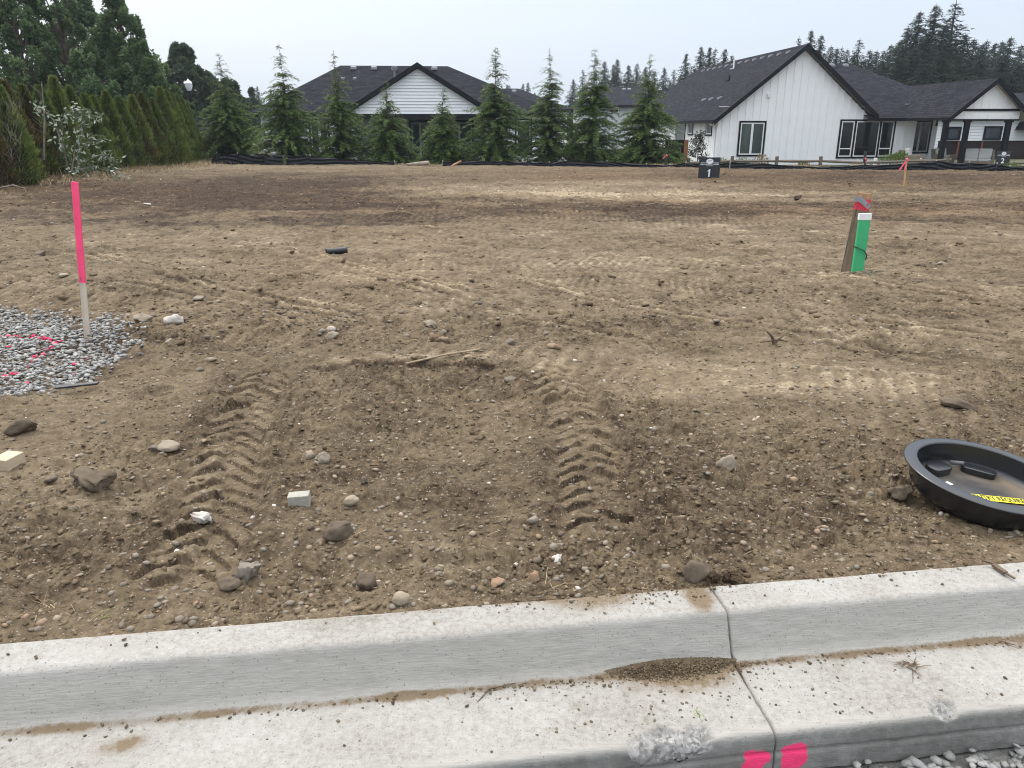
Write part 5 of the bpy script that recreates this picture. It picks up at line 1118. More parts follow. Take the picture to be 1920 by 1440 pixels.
# split rail fence
RF = empty('split_rail_fence', (*at(1290, 305, 34)[:2], -.05), label='weathered two rail split rail fence running along the right house', cat='fence'); ro = RF.location
posts = [(1291, 296), (1373, 292.5), (1457, 293), (1540, 293), (1622, 296), (1702, 293), (1778, 291), (1858, 300), (1935, 296)]
prev = None; rr = random.Random(2)
for i, (u, v) in enumerate(posts):
    Y = 34.0 + (u - 1290) / 640 * .9; t_ = at(u, v, Y) - ro; mb = MB(); mb.bar((t_.x, t_.y, -.25), (t_.x + rr.uniform(-.015, .015), t_.y, t_.z), .125, .12); mb.build('post', M['greyrail'], RF, bevel=.012)
    if prev is not None:
        for dz in (-.20, -.44):
            if i == 7 and dz == -.20: continue
            a, b_ = Vector((prev.x + .02, prev.y, prev.z + dz)), Vector((t_.x - .02, t_.y, t_.z + dz)); a.z = (a.z + ro.z * 0); m1_ = a.lerp(b_, .33) + Vector((0, 0, rr.uniform(-.03, .02))); m2_ = a.lerp(b_, .66) + Vector((0, 0, rr.uniform(-.03, .02)))
            mb = MB(); mb.tube([a, m1_, m2_, b_], [.05, .065, .06, .05], 5); mb.build('rail', M['greyrail'], RF)
    prev = t_

# silt fences: black fabric between stakes
M['silt'] = mk('black silt fabric', (.010, .012, .017), .5, .35, 3, stretch=(1, 1, 8), spec=.3); M['siltstake'] = mk('pale stake tips', (.40, .37, .30), .8, .2)
def silt(name, lab, pts):
    p0 = gr(pts[0][0], pts[0][2]); E = empty(name, (p0.x, p0.y, .1), label=lab, cat='silt fence'); O = E.location; prev = None; q_ = 0
    for (u, vt, vb) in pts:
        g0 = gr(u, vb); Y = g0.y; zt = at(u, vt, Y).z; b_ = Vector((g0.x - O.x, Y - O.y, .10 - O.z)); t_ = Vector((b_.x, b_.y, zt - O.z))
        mb = MB(); mb.bar(b_ - Vector((0, -.03, .1)), t_ + Vector((0, .03, .045)), .04, .03); mb.build('stake', M['siltstake'], E)
        if prev:
            nx, nz_ = 40, 16; U, W2 = np.meshgrid(np.linspace(0, 1, nx), np.linspace(0, 1, nz_), indexing='ij'); B0, T0 = prev
            sag = .022 * (T0.z - B0.z + .05) / .3 * 4 * U * (1 - U)
            top_ = T0.z + (t_.z - T0.z) * U - sag; bot = B0.z + (b_.z - B0.z) * U - .10
            X = B0.x + (b_.x - B0.x) * U; Yy = B0.y + (b_.y - B0.y) * U; Zz = bot + (top_ - bot) * W2
            fold = .030 * np.sin((W2 * 3.3 + .5 * np.sin(U * 3.1 + q_) + q_) * 6.28) * (4 * U * (1 - U)) ** .4 + .02 * pn(U * 9 + q_, W2 * 5, 33); Yy = Yy - fold
            V = np.stack([X, Yy, Zz], -1).reshape(-1, 3); idx = np.arange(nx * nz_).reshape(nx, nz_); F = np.stack([idx[:-1, :-1], idx[1:, :-1], idx[1:, 1:], idx[:-1, 1:]], -1).reshape(-1, 4)
            mesh_np('fabric', V, F, M['silt'], E, smooth=True)
        prev = (b_, t_); q_ += 1.7
silt('silt_fence', 'black silt fence in front of the evergreens at the left', [(397, 299, 308), (408, 287, 308), (447, 288, 308), (497, 288, 309), (583, 292, 309), (668, 299, 309), (740, 303, 309)])
silt('silt_fence', 'low black silt fence below the middle evergreens', [(830, 303, 311), (908, 301, 310), (940, 302, 310), (987, 303, 311), (1030, 305, 312), (1061, 302, 312), (1138, 302.5, 313), (1212, 308, 314), (1256, 309, 313), (1286, 305, 314), (1320, 308, 315), (1369, 304, 316)])
silt('silt_fence', 'low black silt fence in front of the right house', [(1369, 303, 316.5), (1431, 306, 317), (1495, 311, 317), (1555, 312, 318), (1618, 309, 319), (1690, 307, 319.5), (1754, 302, 319.5), (1816, 305, 320), (1868, 307, 321), (1893, 312, 321), (1960, 309, 322)])
# log and branch at the lot edge
p, q = at(762, 308.5, 31.6), at(805, 305.5, 31.6); mb = MB(); mb.tube([p, (p + q) / 2, q], [.04, .075, .085], 10); tag(mb.build('log', mk('peeled grey log', (.34, .28, .22), .85, .3, 5, bmp=.01), smooth=True), 'peeled grey log lying at the far edge of the lot', 'log')
p, q = at(846, 312, 31), at(865, 302, 31.2); mb = MB(); mb.tube([p, p.lerp(q, .4), q], [.03, .05, .045], 8); tag(mb.build('branch', M['boardend'], smooth=True), 'thick brown branch tilted up at the far edge of the lot', 'branch')

# street lamp beyond the hedge
p = at(354.5, 166, 45); EL = empty('street_lamp', (p.x, 45, -.5), label='street lamp with a white glass acorn head above the hedge', cat='street lamp'); h = p.z + .5
mb = MB(); mb.tube([(0, 0, 0), (0, 0, h - .12)], [.07, .05], 10); mb.build('pole', M['black_trim'], EL); mb = MB(); mb.lathe([(.09, h - .12), (.13, h - .05), (.19, h + .12), (.195, h + .22)], 20); mb.build('globe', M['signw'], EL, smooth=True)
mb = MB(); mb.lathe([(.205, h + .215), (.21, h + .24), (.205, h + .245)], 20); mb.build('ring', M['black_trim'], EL); mb = MB(); mb.lathe([(.20, h + .246), (.15, h + .36), (.04, h + .43), (.015, h + .50), (.001, h + .51)], 20); mb.build('cap', M['signw'], EL, smooth=True)

# patio furniture
M['wicker'] = mk('grey brown wicker', (.20, .165, .12), .8, .3, 30, bmp=.004); M['cushion'] = mk('light grey cushion', (.52, .52, .50), .85, .06, 6)
def sofa(name, lab, u, Y, W, yaw, n):
    p = at(u, 300, Y); E = empty(name, (p.x, Y, -.38), yaw, label=lab, cat='sofa' if n > 1 else 'armchair')
    mb = MB(); mb.box(0, W, 0, .75, .18, .30); mb.build('seat', M['wicker'], E, bevel=.01)
    mb = MB(); mb.hexa([(0, .68, .3), (W, .68, .3), (W, .78, .3), (0, .78, .3), (0, .86, .86), (W, .86, .86), (W, .94, .86), (0, .94, .86)]); mb.build('backrest', M['wicker'], E, bevel=.01)
    for x in (0, W - .1): mb = MB(); mb.box(x, x + .1, 0, .70, .305, .62); mb.build('arm', M['wicker'], E, bevel=.01)
    for i in range(n):
        w_ = (W - .24) / n; x0 = .12 + i * w_
        mb = MB(); mb.box(x0 + .01, x0 + w_ - .01, .02, .60, .302, .44); mb.build('seat_cushion', M['cushion'], E, bevel=.03)
        mb = MB(); mb.hexa([(x0 + .01, .50, .445), (x0 + w_ - .01, .50, .445), (x0 + w_ - .01, .66, .445), (x0 + .01, .66, .445), (x0 + .01, .64, .92), (x0 + w_ - .01, .64, .92), (x0 + w_ - .01, .80, .92), (x0 + .01, .80, .92)]); mb.build('back_cushion', M['cushion'], E, bevel=.03)
    for x in (.03, W - .09):
        for y in (.03, .66): mb = MB(); mb.box(x, x + .06, y, y + .06, 0, .18); mb.build('leg', M['wicker'], E)
sofa('patio_sofa', 'wicker patio sofa with two light cushions turned toward the house', 1803, 41.4, 1.45, -.5, 2); sofa('patio_armchair', 'wicker armchair with light cushions below the patio window', 1724, 40.6, .95, .9, 1); sofa('patio_armchair', 'light cushioned armchair behind the patio corner post', 1763, 42.2, .8, .1, 1)

# ------------------------------------------------------------------ trees and shrubs
def cards(P, D, Nn, L, W):
    """diamond leaves: base P, direction D, side from normal Nn; returns V,F"""
    D = D / (np.linalg.norm(D, axis=1, keepdims=True) + 1e-9); s = np.cross(D, Nn); s /= np.linalg.norm(s, axis=1, keepdims=True) + 1e-9
    L = L[:, None]; W = W[:, None]; n = len(P)
    V = np.stack([P, P + D * L * .45 + s * W / 2, P + D * L, P + D * L * .45 - s * W / 2], 1).reshape(-1, 3)
    return V, (np.arange(n) * 4)[:, None] + np.array([[0, 1, 2, 3]])
M['cedar'] = leafmat('cedar foliage', [(.0, (0.0283, 0.0519, 0.0201)), (.35, (0.0708, 0.1204, 0.0378)), (.7, (0.1322, 0.1982, 0.0590)), (1, (0.2242, 0.2950, 0.0944))], nscale=1.5)
M['arbor'] = leafmat('arborvitae foliage', [(.0, (0.0286, 0.0442, 0.0143)), (.35, (0.0806, 0.1170, 0.0312)), (.7, (0.1586, 0.2015, 0.0546)), (1, (0.2730, 0.2990, 0.0910))], nscale=1.2)
M['arbor_brown'] = leafmat('browned arborvitae foliage', [(.0, (0.0299, 0.0242, 0.0126)), (.4, (0.0805, 0.0667, 0.0287)), (.75, (0.1323, 0.0978, 0.0414)), (1, (0.1725, 0.1495, 0.0575))], nscale=1.2)
M['broad'] = leafmat('broad leaves', [(.0, (0.0390, 0.0728, 0.0338)), (.4, (0.0962, 0.1586, 0.0702)), (.75, (0.1690, 0.2470, 0.1040)), (1, (0.2860, 0.3640, 0.1300))], nscale=.6, rough=.5, spec=.3)
M['broad2'] = leafmat('dull broad leaves', [(.0, (0.0312, 0.0468, 0.0286)), (.5, (0.0702, 0.0988, 0.0546)), (1, (0.1560, 0.1820, 0.0910))], nscale=.4)
M['fir'] = leafmat('fir needles', [(.0, (0.0138, 0.0253, 0.0161)), (.5, (0.0299, 0.0483, 0.0299)), (1, (0.0575, 0.0782, 0.0437))], nscale=.25)
M['trunk'] = mk('conifer bark', (.10, .075, .055), .9, .3, 6, bmp=.01); M['trunk_pale'] = mk('pale bark', (.20, .17, .14), .9, .3, 6)
def rgen(s): return np.random.default_rng(s)

def cedar(name, lab, u, vtop, Y, rad, seed, dens=1.0, lean=0, group='row of young evergreens behind the silt fence', bare=.30):
    r = rgen(seed); zb = -.15; p = at(u, vtop, Y); h = p.z - zb; bx = p.x
    E = empty(name, (bx, Y, zb), label=lab, cat='tree', group=group)
    # trunk with a bending leader
    k = 14; zs = np.linspace(0, 1, k); cx = .05 * np.sin(zs * 5 + seed) * zs; cy = .04 * np.cos(zs * 4 + seed) * zs
    mb = MB(); mb.tube([(cx[i], cy[i], zs[i] * h) for i in range(k)], [max(.004, .05 * (1 - z) ** 1.1) for z in zs], 6)
    nb = int(400 * dens); PV, PD, PN, PL, PW, PA = [], [], [], [], [], []
    f = np.sort(r.beta(1.0, 1.35, nb)); f = np.clip(f, .015, .985)
    for q in f:
        upper = r.random() < float(sst(1 - bare * 1.7, 1 - bare * .55, q))
        if r.random() < .58 * max(0, (q - .55) / .45) ** .8: continue
        az = r.uniform(0, 6.283); Lb = rad * 1.15 * (min(1, (1 - q) / .88) ** .95) * r.uniform(.55, 1.15) * (1 + .55 * float(pn(np.array([az * .9 + seed]), np.array([q * 6.0 + seed]), 3)[0])) + .07
        n = max(4, int(Lb * 13)); s = np.linspace(.02, 1, n)
        a0 = r.uniform(.25, .65) if not upper else r.uniform(.5, 1.0)
        rr_ = s * Lb; zz = h * q + Lb * (a0 * s - (a0 + r.uniform(-.05, .28)) * s * s)
        x = np.interp(q, zs, cx) + np.cos(az) * rr_; y = np.interp(q, zs, cy) + np.sin(az) * rr_
        if Lb > .2: mb.tube([(x[0], y[0], zz[0]), (x[n // 2], y[n // 2], zz[n // 2]), (x[-1], y[-1], zz[-1])], [.010, .006, .003], 3, cap=False)
        for sgn in (-1, 1, 0):
            m = (3 if sgn else 2) if not upper else 1
            for _ in range(m):
                ss = s if not upper else s[r.random(n) < .75]
                sel = np.arange(n) if not upper else np.arange(n)[:len(ss)]
                nn = len(sel)
                if not nn: continue
                side = sgn * r.uniform(.5, 1.1, nn); fw = r.uniform(.5, 1.1, nn); dn = r.uniform(-.75, .25, nn)
                d = np.stack([np.cos(az) * fw - np.sin(az) * side, np.sin(az) * fw + np.cos(az) * side, dn], -1)
                PV.append(np.stack([x[sel], y[sel], zz[sel]], -1) + r.normal(size=(nn, 3)) * .02); PD.append(d)
                PN.append(np.stack([r.normal(size=nn) * .5, r.normal(size=nn) * .5, np.ones(nn)], -1))
                sc = .8 if upper else 1.0
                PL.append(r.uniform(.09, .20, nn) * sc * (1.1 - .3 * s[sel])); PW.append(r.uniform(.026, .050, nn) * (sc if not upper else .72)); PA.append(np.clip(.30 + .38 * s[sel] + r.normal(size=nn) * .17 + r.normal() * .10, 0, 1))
    # leader tuft
    nn = 60; q = r.uniform(.80, 1.0, nn); az = r.uniform(0, 6.28, nn)
    PV.append(np.stack([np.interp(q, zs, cx), np.interp(q, zs, cy), q * h], -1)); PD.append(np.stack([np.cos(az), np.sin(az), r.uniform(.2, 1.2, nn)], -1)); PN.append(r.normal(size=(nn, 3))); PL.append(r.uniform(.04, .11, nn)); PW.append(r.uniform(.012, .022, nn)); PA.append(r.uniform(.4, .8, nn))
    V, F = cards(np.concatenate(PV), np.concatenate(PD), np.concatenate(PN), np.concatenate(PL), np.concatenate(PW))
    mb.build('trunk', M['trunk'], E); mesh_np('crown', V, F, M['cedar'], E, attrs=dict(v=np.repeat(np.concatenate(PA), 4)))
    return E
CE = [(410, 98, 36.4, 1.45, 'young evergreen tree at the end of the hedge, leftmost of the row'), (525, 83, 34.6, 1.50, 'tall young evergreen with a thin airy top in front of the bungalow left wall'),
      (627, 95, 34.4, 1.25, 'slim young evergreen crossing the left slope of the bungalow roof'), (724, 153, 34.2, 1.20, 'short young evergreen under the left half of the white gable'),
      (829, 165, 34.0, 1.00, 'shortest young evergreen, under the right half of the white gable'), (927, 88, 34.2, 1.28, 'dense young evergreen at the right corner of the white gable'),
      (1030, 92, 34.3, 1.22, 'airy topped young evergreen at the right end of the bungalow'), (1117, 92, 34.4, 1.32, 'tall dark young evergreen left of the pale grey house'), (1221, 100, 34.0, 1.40, 'broad dark young evergreen at the right end of the row')]
for i, (u, vt, Y, rd, lab) in enumerate(CE): cedar('evergreen', lab, u, vt, Y, rd, 11 + i, dens=1.1 if i in (0, 1, 5, 7, 8) else .9, bare=.34 if i not in (5, 7) else .28)
cedar('low_evergreen', 'small bushy evergreen filling in beside the short fence panel', 1262, 268, 34.6, .55, 61, .35, group=None, bare=.1)

def arbor(name, lab, x, y, h, rad, seed, brown=0.0, tip=None):
    r = rgen(seed); zb = SZ(x, y) - .03; E = empty(name, (x, y, zb), label=lab, cat='shrub', group='arborvitae hedge at the left edge of the lot')
    mb = MB(); mb.tube([(0, 0, 0), (.01, 0, h * .5), (0, 0, h * .96)], [.05, .03, .005], 6); mb.build('trunk', M['trunk'], E)
    mb = MB(); pr = [(rad * .60, .05), (rad * .66, h * .12), (rad * .50, h * .4), (rad * .26, h * .7), (rad * .04, h * .9), (.001, h * .92)]
    mb.lathe(pr, 10); mb.build('dead_inner_twigs', M['innertwig'], E)
    n = int(8200 * h / 2.6); q = r.random(n) ** .85 * .99; az = r.uniform(0, 6.283, n)
    env = np.where(q < .15, .82 + .18 * q / .15, (1 - ((q - .15) / .85) ** 1.25) ** .95)
    lump = 1 + .24 * pn(az * 1.4 + seed, q * 8, 3) + .14 * pn(az * 4 + seed, q * 22, 5)
    rr_ = rad * np.clip(env, .02, 1) * lump * r.uniform(.72, 1.04, n)
    P = np.stack([np.cos(az) * rr_, np.sin(az) * rr_, q * h], -1)
    D = np.stack([np.cos(az) * .55, np.sin(az) * .55, r.uniform(.5, 1.3, n)], -1) + r.normal(size=(n, 3)) * .22
    N_ = np.stack([-np.sin(az), np.cos(az), np.zeros(n)], -1) + r.normal(size=(n, 3)) * .5
    V, F = cards(P, D, N_, r.uniform(.07, .16, n), r.uniform(.022, .042, n))
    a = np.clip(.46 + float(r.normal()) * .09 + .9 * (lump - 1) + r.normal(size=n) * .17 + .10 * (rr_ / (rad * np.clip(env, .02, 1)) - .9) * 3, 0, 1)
    patch = pn(az * .8 + seed * 3, q * 3, 9) * .5 + .5; isb = (patch + r.normal(size=n) * .1) < brown
    k = np.repeat(~isb, 4); fm = isb.astype(int)
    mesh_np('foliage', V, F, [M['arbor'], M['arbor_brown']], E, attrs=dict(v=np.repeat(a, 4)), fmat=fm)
M['innertwig'] = mk('dead inner twigs', (.030, .024, .015), .95, .4, 20, bmp=.02, bscale=40)
tips = [(-34, 190), (10, 160), (47, 146), (70, 153), (90, 161), (108, 165), (132, 145), (150, 163), (168, 177), (183, 182), (205, 172), (230, 184), (255, 180), (279, 174), (295, 184), (310, 164), (318, 168), (327, 174), (336, 178), (345, 182), (354, 190)]
words_ = ['browned hedge shrub cut by the left edge of the view', 'broad green hedge shrub, nearest of the green ones', 'hedge shrub with a brownish upper side behind the nearest green one', 'hedge shrub half hidden beside the dead bare stem', 'narrow hedge shrub right of the dead bare stem', 'hedge shrub above the pale leaved sapling', 'tallest hedge shrub behind the pale leaved sapling',
 'hedge shrub just right of the tallest one', 'hedge shrub two places right of the tallest one', 'low hedge shrub in the dip of the hedge line', 'hedge shrub after the dip with a sharp tip', 'narrow hedge shrub in the middle of the hedge', 'hedge shrub with thin brown patches in the middle of the hedge',
 'hedge shrub with a rusty top in the far half', 'hedge shrub with brown base in the far half', 'first of the tall green shrubs in the far half', 'hedge shrub sixth from its far end', 'hedge shrub fifth from its far end', 'hedge shrub fourth from its far end', 'hedge shrub third from its far end', 'hedge shrub at the far end, beside the side fence']
rh = rgen(3)
for i, (u, v) in enumerate(tips):
    Y = 19.4 + i * .80; p = at(u, v, Y); x = p.x
    x = min(-13.3, max(-15.6, x)) if i > 1 else x
    zt = at(u, v, Y).z; h = zt - .2
    arbor('hedge_shrub', words_[i], x - .15, Y, h, .60 + rh.uniform(-.07, .10), 200 + i, brown={0: .85, 2: .45, 3: .55, 4: .5, 12: .35, 13: .42, 14: .35}.get(i, .12))
# dead stem in the hedge
p0, p1 = at(82, 300, 21.0), at(78, 152, 21.2); mb = MB(); mb.tube([p0, p0.lerp(p1, .5) + Vector((.05, 0, 0)), p1], [.03, .022, .006], 6)
for k in range(16):
    q = p0.lerp(p1, .3 + .04 * k); mb.tube([q, q + Vector((random.Random(k).uniform(-.35, .35), -.1, .22))], [.006, .002], 3)
tag(mb.build('dead_tree', M['trunk_pale']), 'bare dead stem standing in the hedge near the left edge', 'dead tree')
# grey dead twigs at far left
mb = MB(); r_ = random.Random(4)
for k in range(70):
    q = at(r_.uniform(10, 40), r_.uniform(190, 310), 18.9); mb.tube([q, q + Vector((r_.uniform(-.2, .2), 0, r_.uniform(.1, .35)))], [.004, .0015], 3)
tag(mb.build('dead_twigs', M['trunk_pale']), 'tangle of bare grey dead twigs in the hedge at the left edge', 'dead bush')

# pale leaved sapling leaning out of the hedge
M['paleleaf'] = leafmat('pale backed leaves', [(.0, (.05, .075, .04)), (.45, (.10, .14, .07)), (.65, (.30, .36, .27)), (1, (.60, .66, .60))], rough=.45, spec=.4, nscale=3)
g = gr(150, 345); ES = empty('pale_leaved_sapling', (at(150, 330, 20.5).x, 20.5, .2), label='leaning sapling with large pale backed leaves in front of the hedge', cat='sapling'); o_ = ES.location
stems = [[(128, 320), (118, 270), (116, 225), (135, 207), (165, 205)], [(135, 322), (140, 280), (150, 235), (170, 215), (188, 222)], [(145, 322), (165, 300), (190, 290), (208, 297), (222, 312)], [(140, 322), (150, 290), (175, 262), (190, 262)], [(120, 280), (100, 225), (75, 200), (68, 203)], [(150, 318), (175, 312), (205, 322), (225, 325)], [(140, 300), (155, 255), (150, 222), (120, 215)]]
mb = MB(); PP = []; r = rgen(77)
for s in stems:
    pts = [at(u, v, 20.5 + r.uniform(-.25, .25)) - o_ for u, v in s]; mb.tube(pts, [.016 * (1 - .8 * i / len(pts)) + .003 for i in range(len(pts))], 5)
    for a, b_ in zip(pts[:-1], pts[1:]):
        for f in np.linspace(0, 1, 13): PP.append(list(a.lerp(b_, f)) + [1])
PP = np.array(PP)[:, :3]; PP = PP[PP[:, 2] > .05]; PP = np.repeat(PP, 2, 0); n = len(PP); P = PP + r.normal(size=(n, 3)) * .08; D = r.normal(size=(n, 3)) + np.array([.5, -.2, -.4])
V, F = cards(P, D, r.normal(size=(n, 3)) + np.array([0, -.8, .5]), r.uniform(.09, .17, n), r.uniform(.04, .075, n)); mb.build('stem', M['trunk_pale'], ES); mesh_np('leaves', V, F, M['paleleaf'], ES, attrs=dict(v=np.repeat(r.random(n) ** 1.3, 4)))

def broadtree(name, lab, x, y, h, rad, seed, nclump=60, per=240, leaf=.14, mat='broad', zb=-.3, upright=1.7, lo=.12, shape=1.0, group='trees behind the hedge'):
    r = rgen(seed); E = empty(name, (x, y, zb), label=lab, cat='tree', group=group); mb = MB()
    mb.tube([(0, 0, 0), (.1, 0, h * .4), (.05, .1, h * .75), (0, 0, h * .97)], [h * .018, h * .013, h * .007, .01], 8)
    C, S = [], []
    for i in range(nclump):
        q = lo + (1 - lo) * (i + r.uniform(0, 1)) / nclump; az = i * 2.4 + r.uniform(-.5, .5)
        env = math.sin(min(1, (q - lo) / (1 - lo) * 1.02 + .10) * math.pi) ** .6 if shape == 1 else (1 - q) ** .8 * 1.1
        env = max(env * (.9 if q > .8 else 1), .20)
        rr_ = rad * env * r.uniform(.35, 1.0) ; c = np.array([math.cos(az) * rr_, math.sin(az) * rr_, h * q * .97])
        s0 = rad * r.uniform(.13, .23) * (1.15 - .72 * q); C.append(c); S.append(s0)
        z0 = max(h * .08, c[2] - rr_ * 1.1 * upright); mb.tube([(.08, 0, z0), (c[0] * .6, c[1] * .6, (z0 + c[2] * 1.3) / 2.3), (c[0], c[1], c[2] + s0 * upright * .7)], [h * .004 + .012, h * .0025 + .006, .004], 4, cap=False)
    PV, PD, PA = [], [], []
    for c, s0 in zip(C, S):
        n = int(per * 1.55 * r.uniform(.6, 1.3)); d = r.normal(size=(n, 3)); d /= np.linalg.norm(d, axis=1, keepdims=True); rr_ = r.random(n) ** .42
        P = c + d * rr_[:, None] * s0 * np.array([1, 1, upright]); P = P + .25 * s0 * np.stack([pn(P[:, 2] * 2, P[:, 0] * 2, 3), pn(P[:, 2] * 2, P[:, 1] * 2, 5), pn(P[:, 0] * 2, P[:, 1] * 2, 7)], -1)
        k = pn(P[:, 0] * 2.2 + seed, P[:, 2] * 1.6 + P[:, 1], 9) > -.28; P, d = P[k], d[k]
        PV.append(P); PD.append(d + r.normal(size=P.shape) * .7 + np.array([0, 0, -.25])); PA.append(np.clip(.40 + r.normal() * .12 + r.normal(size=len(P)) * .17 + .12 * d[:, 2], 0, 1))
    P = np.concatenate(PV); D = np.concatenate(PD); n = len(P)
    V, F = cards(P, D, r.normal(size=(n, 3)) + np.array([0, 0, .7]), r.uniform(.8, 1.35, n) * leaf, r.uniform(.6, 1.0, n) * leaf * .8)
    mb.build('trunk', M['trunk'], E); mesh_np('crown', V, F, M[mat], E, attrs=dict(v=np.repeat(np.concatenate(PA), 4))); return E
def bt(lab, u, vtop, Y, rpx, seed, **k):
    p = at(u, vtop, Y); zb = -.3; return broadtree('broadleaf_tree', lab, p.x, Y, p.z - zb, rpx / FPX * Y * .95, seed, **k)
bt('very tall leafy tree cut by the top left corner', -22, -190, 33, 66, 301, nclump=120, per=230, leaf=.125)
bt('tall open leafy tree above the near half of the hedge', 82, -110, 35, 60, 302, nclump=104, per=200, leaf=.12)
bt('tall leafy tree with upright branches right of the open one', 208, -50, 36, 68, 303, nclump=120, per=250, leaf=.12, upright=2.2)
bt('large paler leafy tree filling the sky behind the other leafy trees', 132, -40, 43, 95, 311, nclump=130, per=230, leaf=.15, upright=1.5)
bt('dense spreading leafy tree behind the middle of the hedge', 262, 72, 35, 64, 304, nclump=110, per=300, leaf=.12)
bt('low leafy tree filling the gap above the near hedge', 150, 95, 33, 75, 305, nclump=80, per=280, leaf=.115)
bt('dark round topped tree behind the street lamp', 338, 84, 60, 74, 306, nclump=110, per=280, leaf=.26, mat='broad2', upright=1.1, group=None)
bt('hazy leafy tree left of the first young evergreen', 385, 140, 66, 55, 307, nclump=90, per=240, leaf=.28, mat='broad2', upright=1.1, group=None)
bt('rounded leafy tree behind the first young evergreen', 428, 148, 60, 48, 308, nclump=90, per=240, leaf=.26, mat='broad2', upright=1.2, group=None)
bt('small leafy tree beside the garden shed roof', 352, 190, 44, 34, 309, nclump=50, per=240, leaf=.115, group=None)
bt('tiny hazy tree beyond the bungalow left roof end', 470, 165, 95, 16, 310, nclump=30, per=150, leaf=.35, mat='broad2', upright=1.2, group=None)

# far firs
def fir_proto(seed, h, rad, n_lv, droop, dens):
    r = rgen(seed); PV, PD, PL, PW, PA = [], [], [], [], []
    mb = MB(); mb.tube([(0, 0, 0), (0, 0, h * .6), (0, 0, h)], [h * .014, h * .008, .02], 6)
    for i in range(n_lv):
        q = .06 + .93 * (i / n_lv) ** .9; lr = rad * (1 - math.exp(-(1 - q) * h / (rad * 1.9))) * r.uniform(.7, 1.12) + .04
        for j in range(max(3, int(dens * (1 - q * .55)))):
            az = r.uniform(0, 6.28); Lb = lr * r.uniform(.55, 1.1); n = max(4, int(Lb * 3.0)); s = np.linspace(.1, 1, n)
            z = q * h + Lb * (.20 * s - droop * s * s); x, y = np.cos(az) * s * Lb, np.sin(az) * s * Lb
            for sg in (-1, 1, -1, 1, 0):
                d = np.stack([np.full(n, np.cos(az) * .8 - np.sin(az) * sg), np.full(n, np.sin(az) * .8 + np.cos(az) * sg), r.uniform(-.7, .1, n)], -1) + r.normal(size=(n, 3)) * .2
                PV.append(np.stack([x, y, z], -1) + r.normal(size=(n, 3)) * .08); PD.append(d); PL.append(r.uniform(.35, .75, n) * (.35 + .65 * min(1, (1 - q) * h / 6))); PW.append(r.uniform(.13, .26, n) * (.45 + .55 * min(1, (1 - q) * h / 6))); PA.append(np.clip(.35 + .3 * s + r.normal(size=n) * .15, 0, 1))
    P = np.concatenate(PV); V, F = cards(P, np.concatenate(PD), np.stack([r.normal(size=len(P)) * .4, r.normal(size=len(P)) * .4, np.ones(len(P))], -1), np.concatenate(PL), np.concatenate(PW))
    tr = mb.build('trunk', M['trunk']); cr_ = mesh_np('crown', V, F, M['fir'], attrs=dict(v=np.repeat(np.concatenate(PA), 4)))
    return tr, cr_, h
PR = [fir_proto(401, 20, 4.3, 60, .30, 13), fir_proto(402, 20, 3.6, 58, .36, 12), fir_proto(403, 20, 5.2, 56, .26, 14), fir_proto(404, 20, 3.2, 44, .34, 9), fir_proto(405, 20, 5.0, 62, .40, 14)]
for tr, cr_, h in PR:
    for o in (tr, cr_): COL.objects.unlink(o)
def fir(u, v, Y, pr, lab, wide=1.0, group='far conifers on the skyline', zb=-2.0, seed=0):
    tr, cr_, h = PR[pr]; p = at(u, v, Y); s = (p.z - zb) / h; E = empty('fir_tree', (p.x, Y, zb), (u * 1.7) % 6.28, label=lab, cat='tree', group=group); E.scale = (s * wide, s * wide, s)
    for o in (tr, cr_): c = o.copy(); COL.objects.link(c); c.parent = E
MIDF = [(1075, 147, 165, 2, 'lone small fir between two young evergreens'), (1093, 128, 150, 3, 'thin airy fir just right of the lone small one'), (1134, 113, 150, 0, 'fir left of the pair above the pale grey house'), (1151, 118, 155, 1, 'left fir of the pair above the pale grey house'), (1158, 109, 150, 0, 'right and taller fir of the pair above the pale grey house'), (1179, 120, 150, 4, 'fir above the ridge of the pale grey house'), (1195, 117, 145, 1, 'fir right of the pale grey house ridge'), (1211, 124, 150, 0, 'fir behind the top of the broad evergreen'),
 (1246, 125, 140, 0, 'fir just right of the broad evergreen top'), (1264, 128, 145, 3, 'narrow fir left of the big roadside fir group'), (1228, 132, 150, 2, 'half hidden fir behind the broad evergreen'), (1288, 98, 125, 0, 'left and darkest fir above the left end of the steep roof'), (1303, 126, 128, 1, 'low fir tucked behind the left end of the steep roof'), (1315, 85, 118, 2, 'tallest fir above the left end of the steep roof'), (1332, 86, 120, 0, 'second tallest fir above the left part of the steep roof'), (1342, 88, 122, 3, 'slender fir in the middle of the group on the steep roof'), (1360, 89, 118, 2, 'broad fir at the right of the group on the steep roof'), (1373, 101, 122, 1, 'lowest fir at the right end of the group on the steep roof'),
 (1256, 150, 150, 2, 'fir low behind the right side of the broad evergreen'), (1276, 140, 140, 4, 'low fir between two darker firs left of the steep roof')]
for q in MIDF: fir(*q[:4], q[4], wide=1.05)
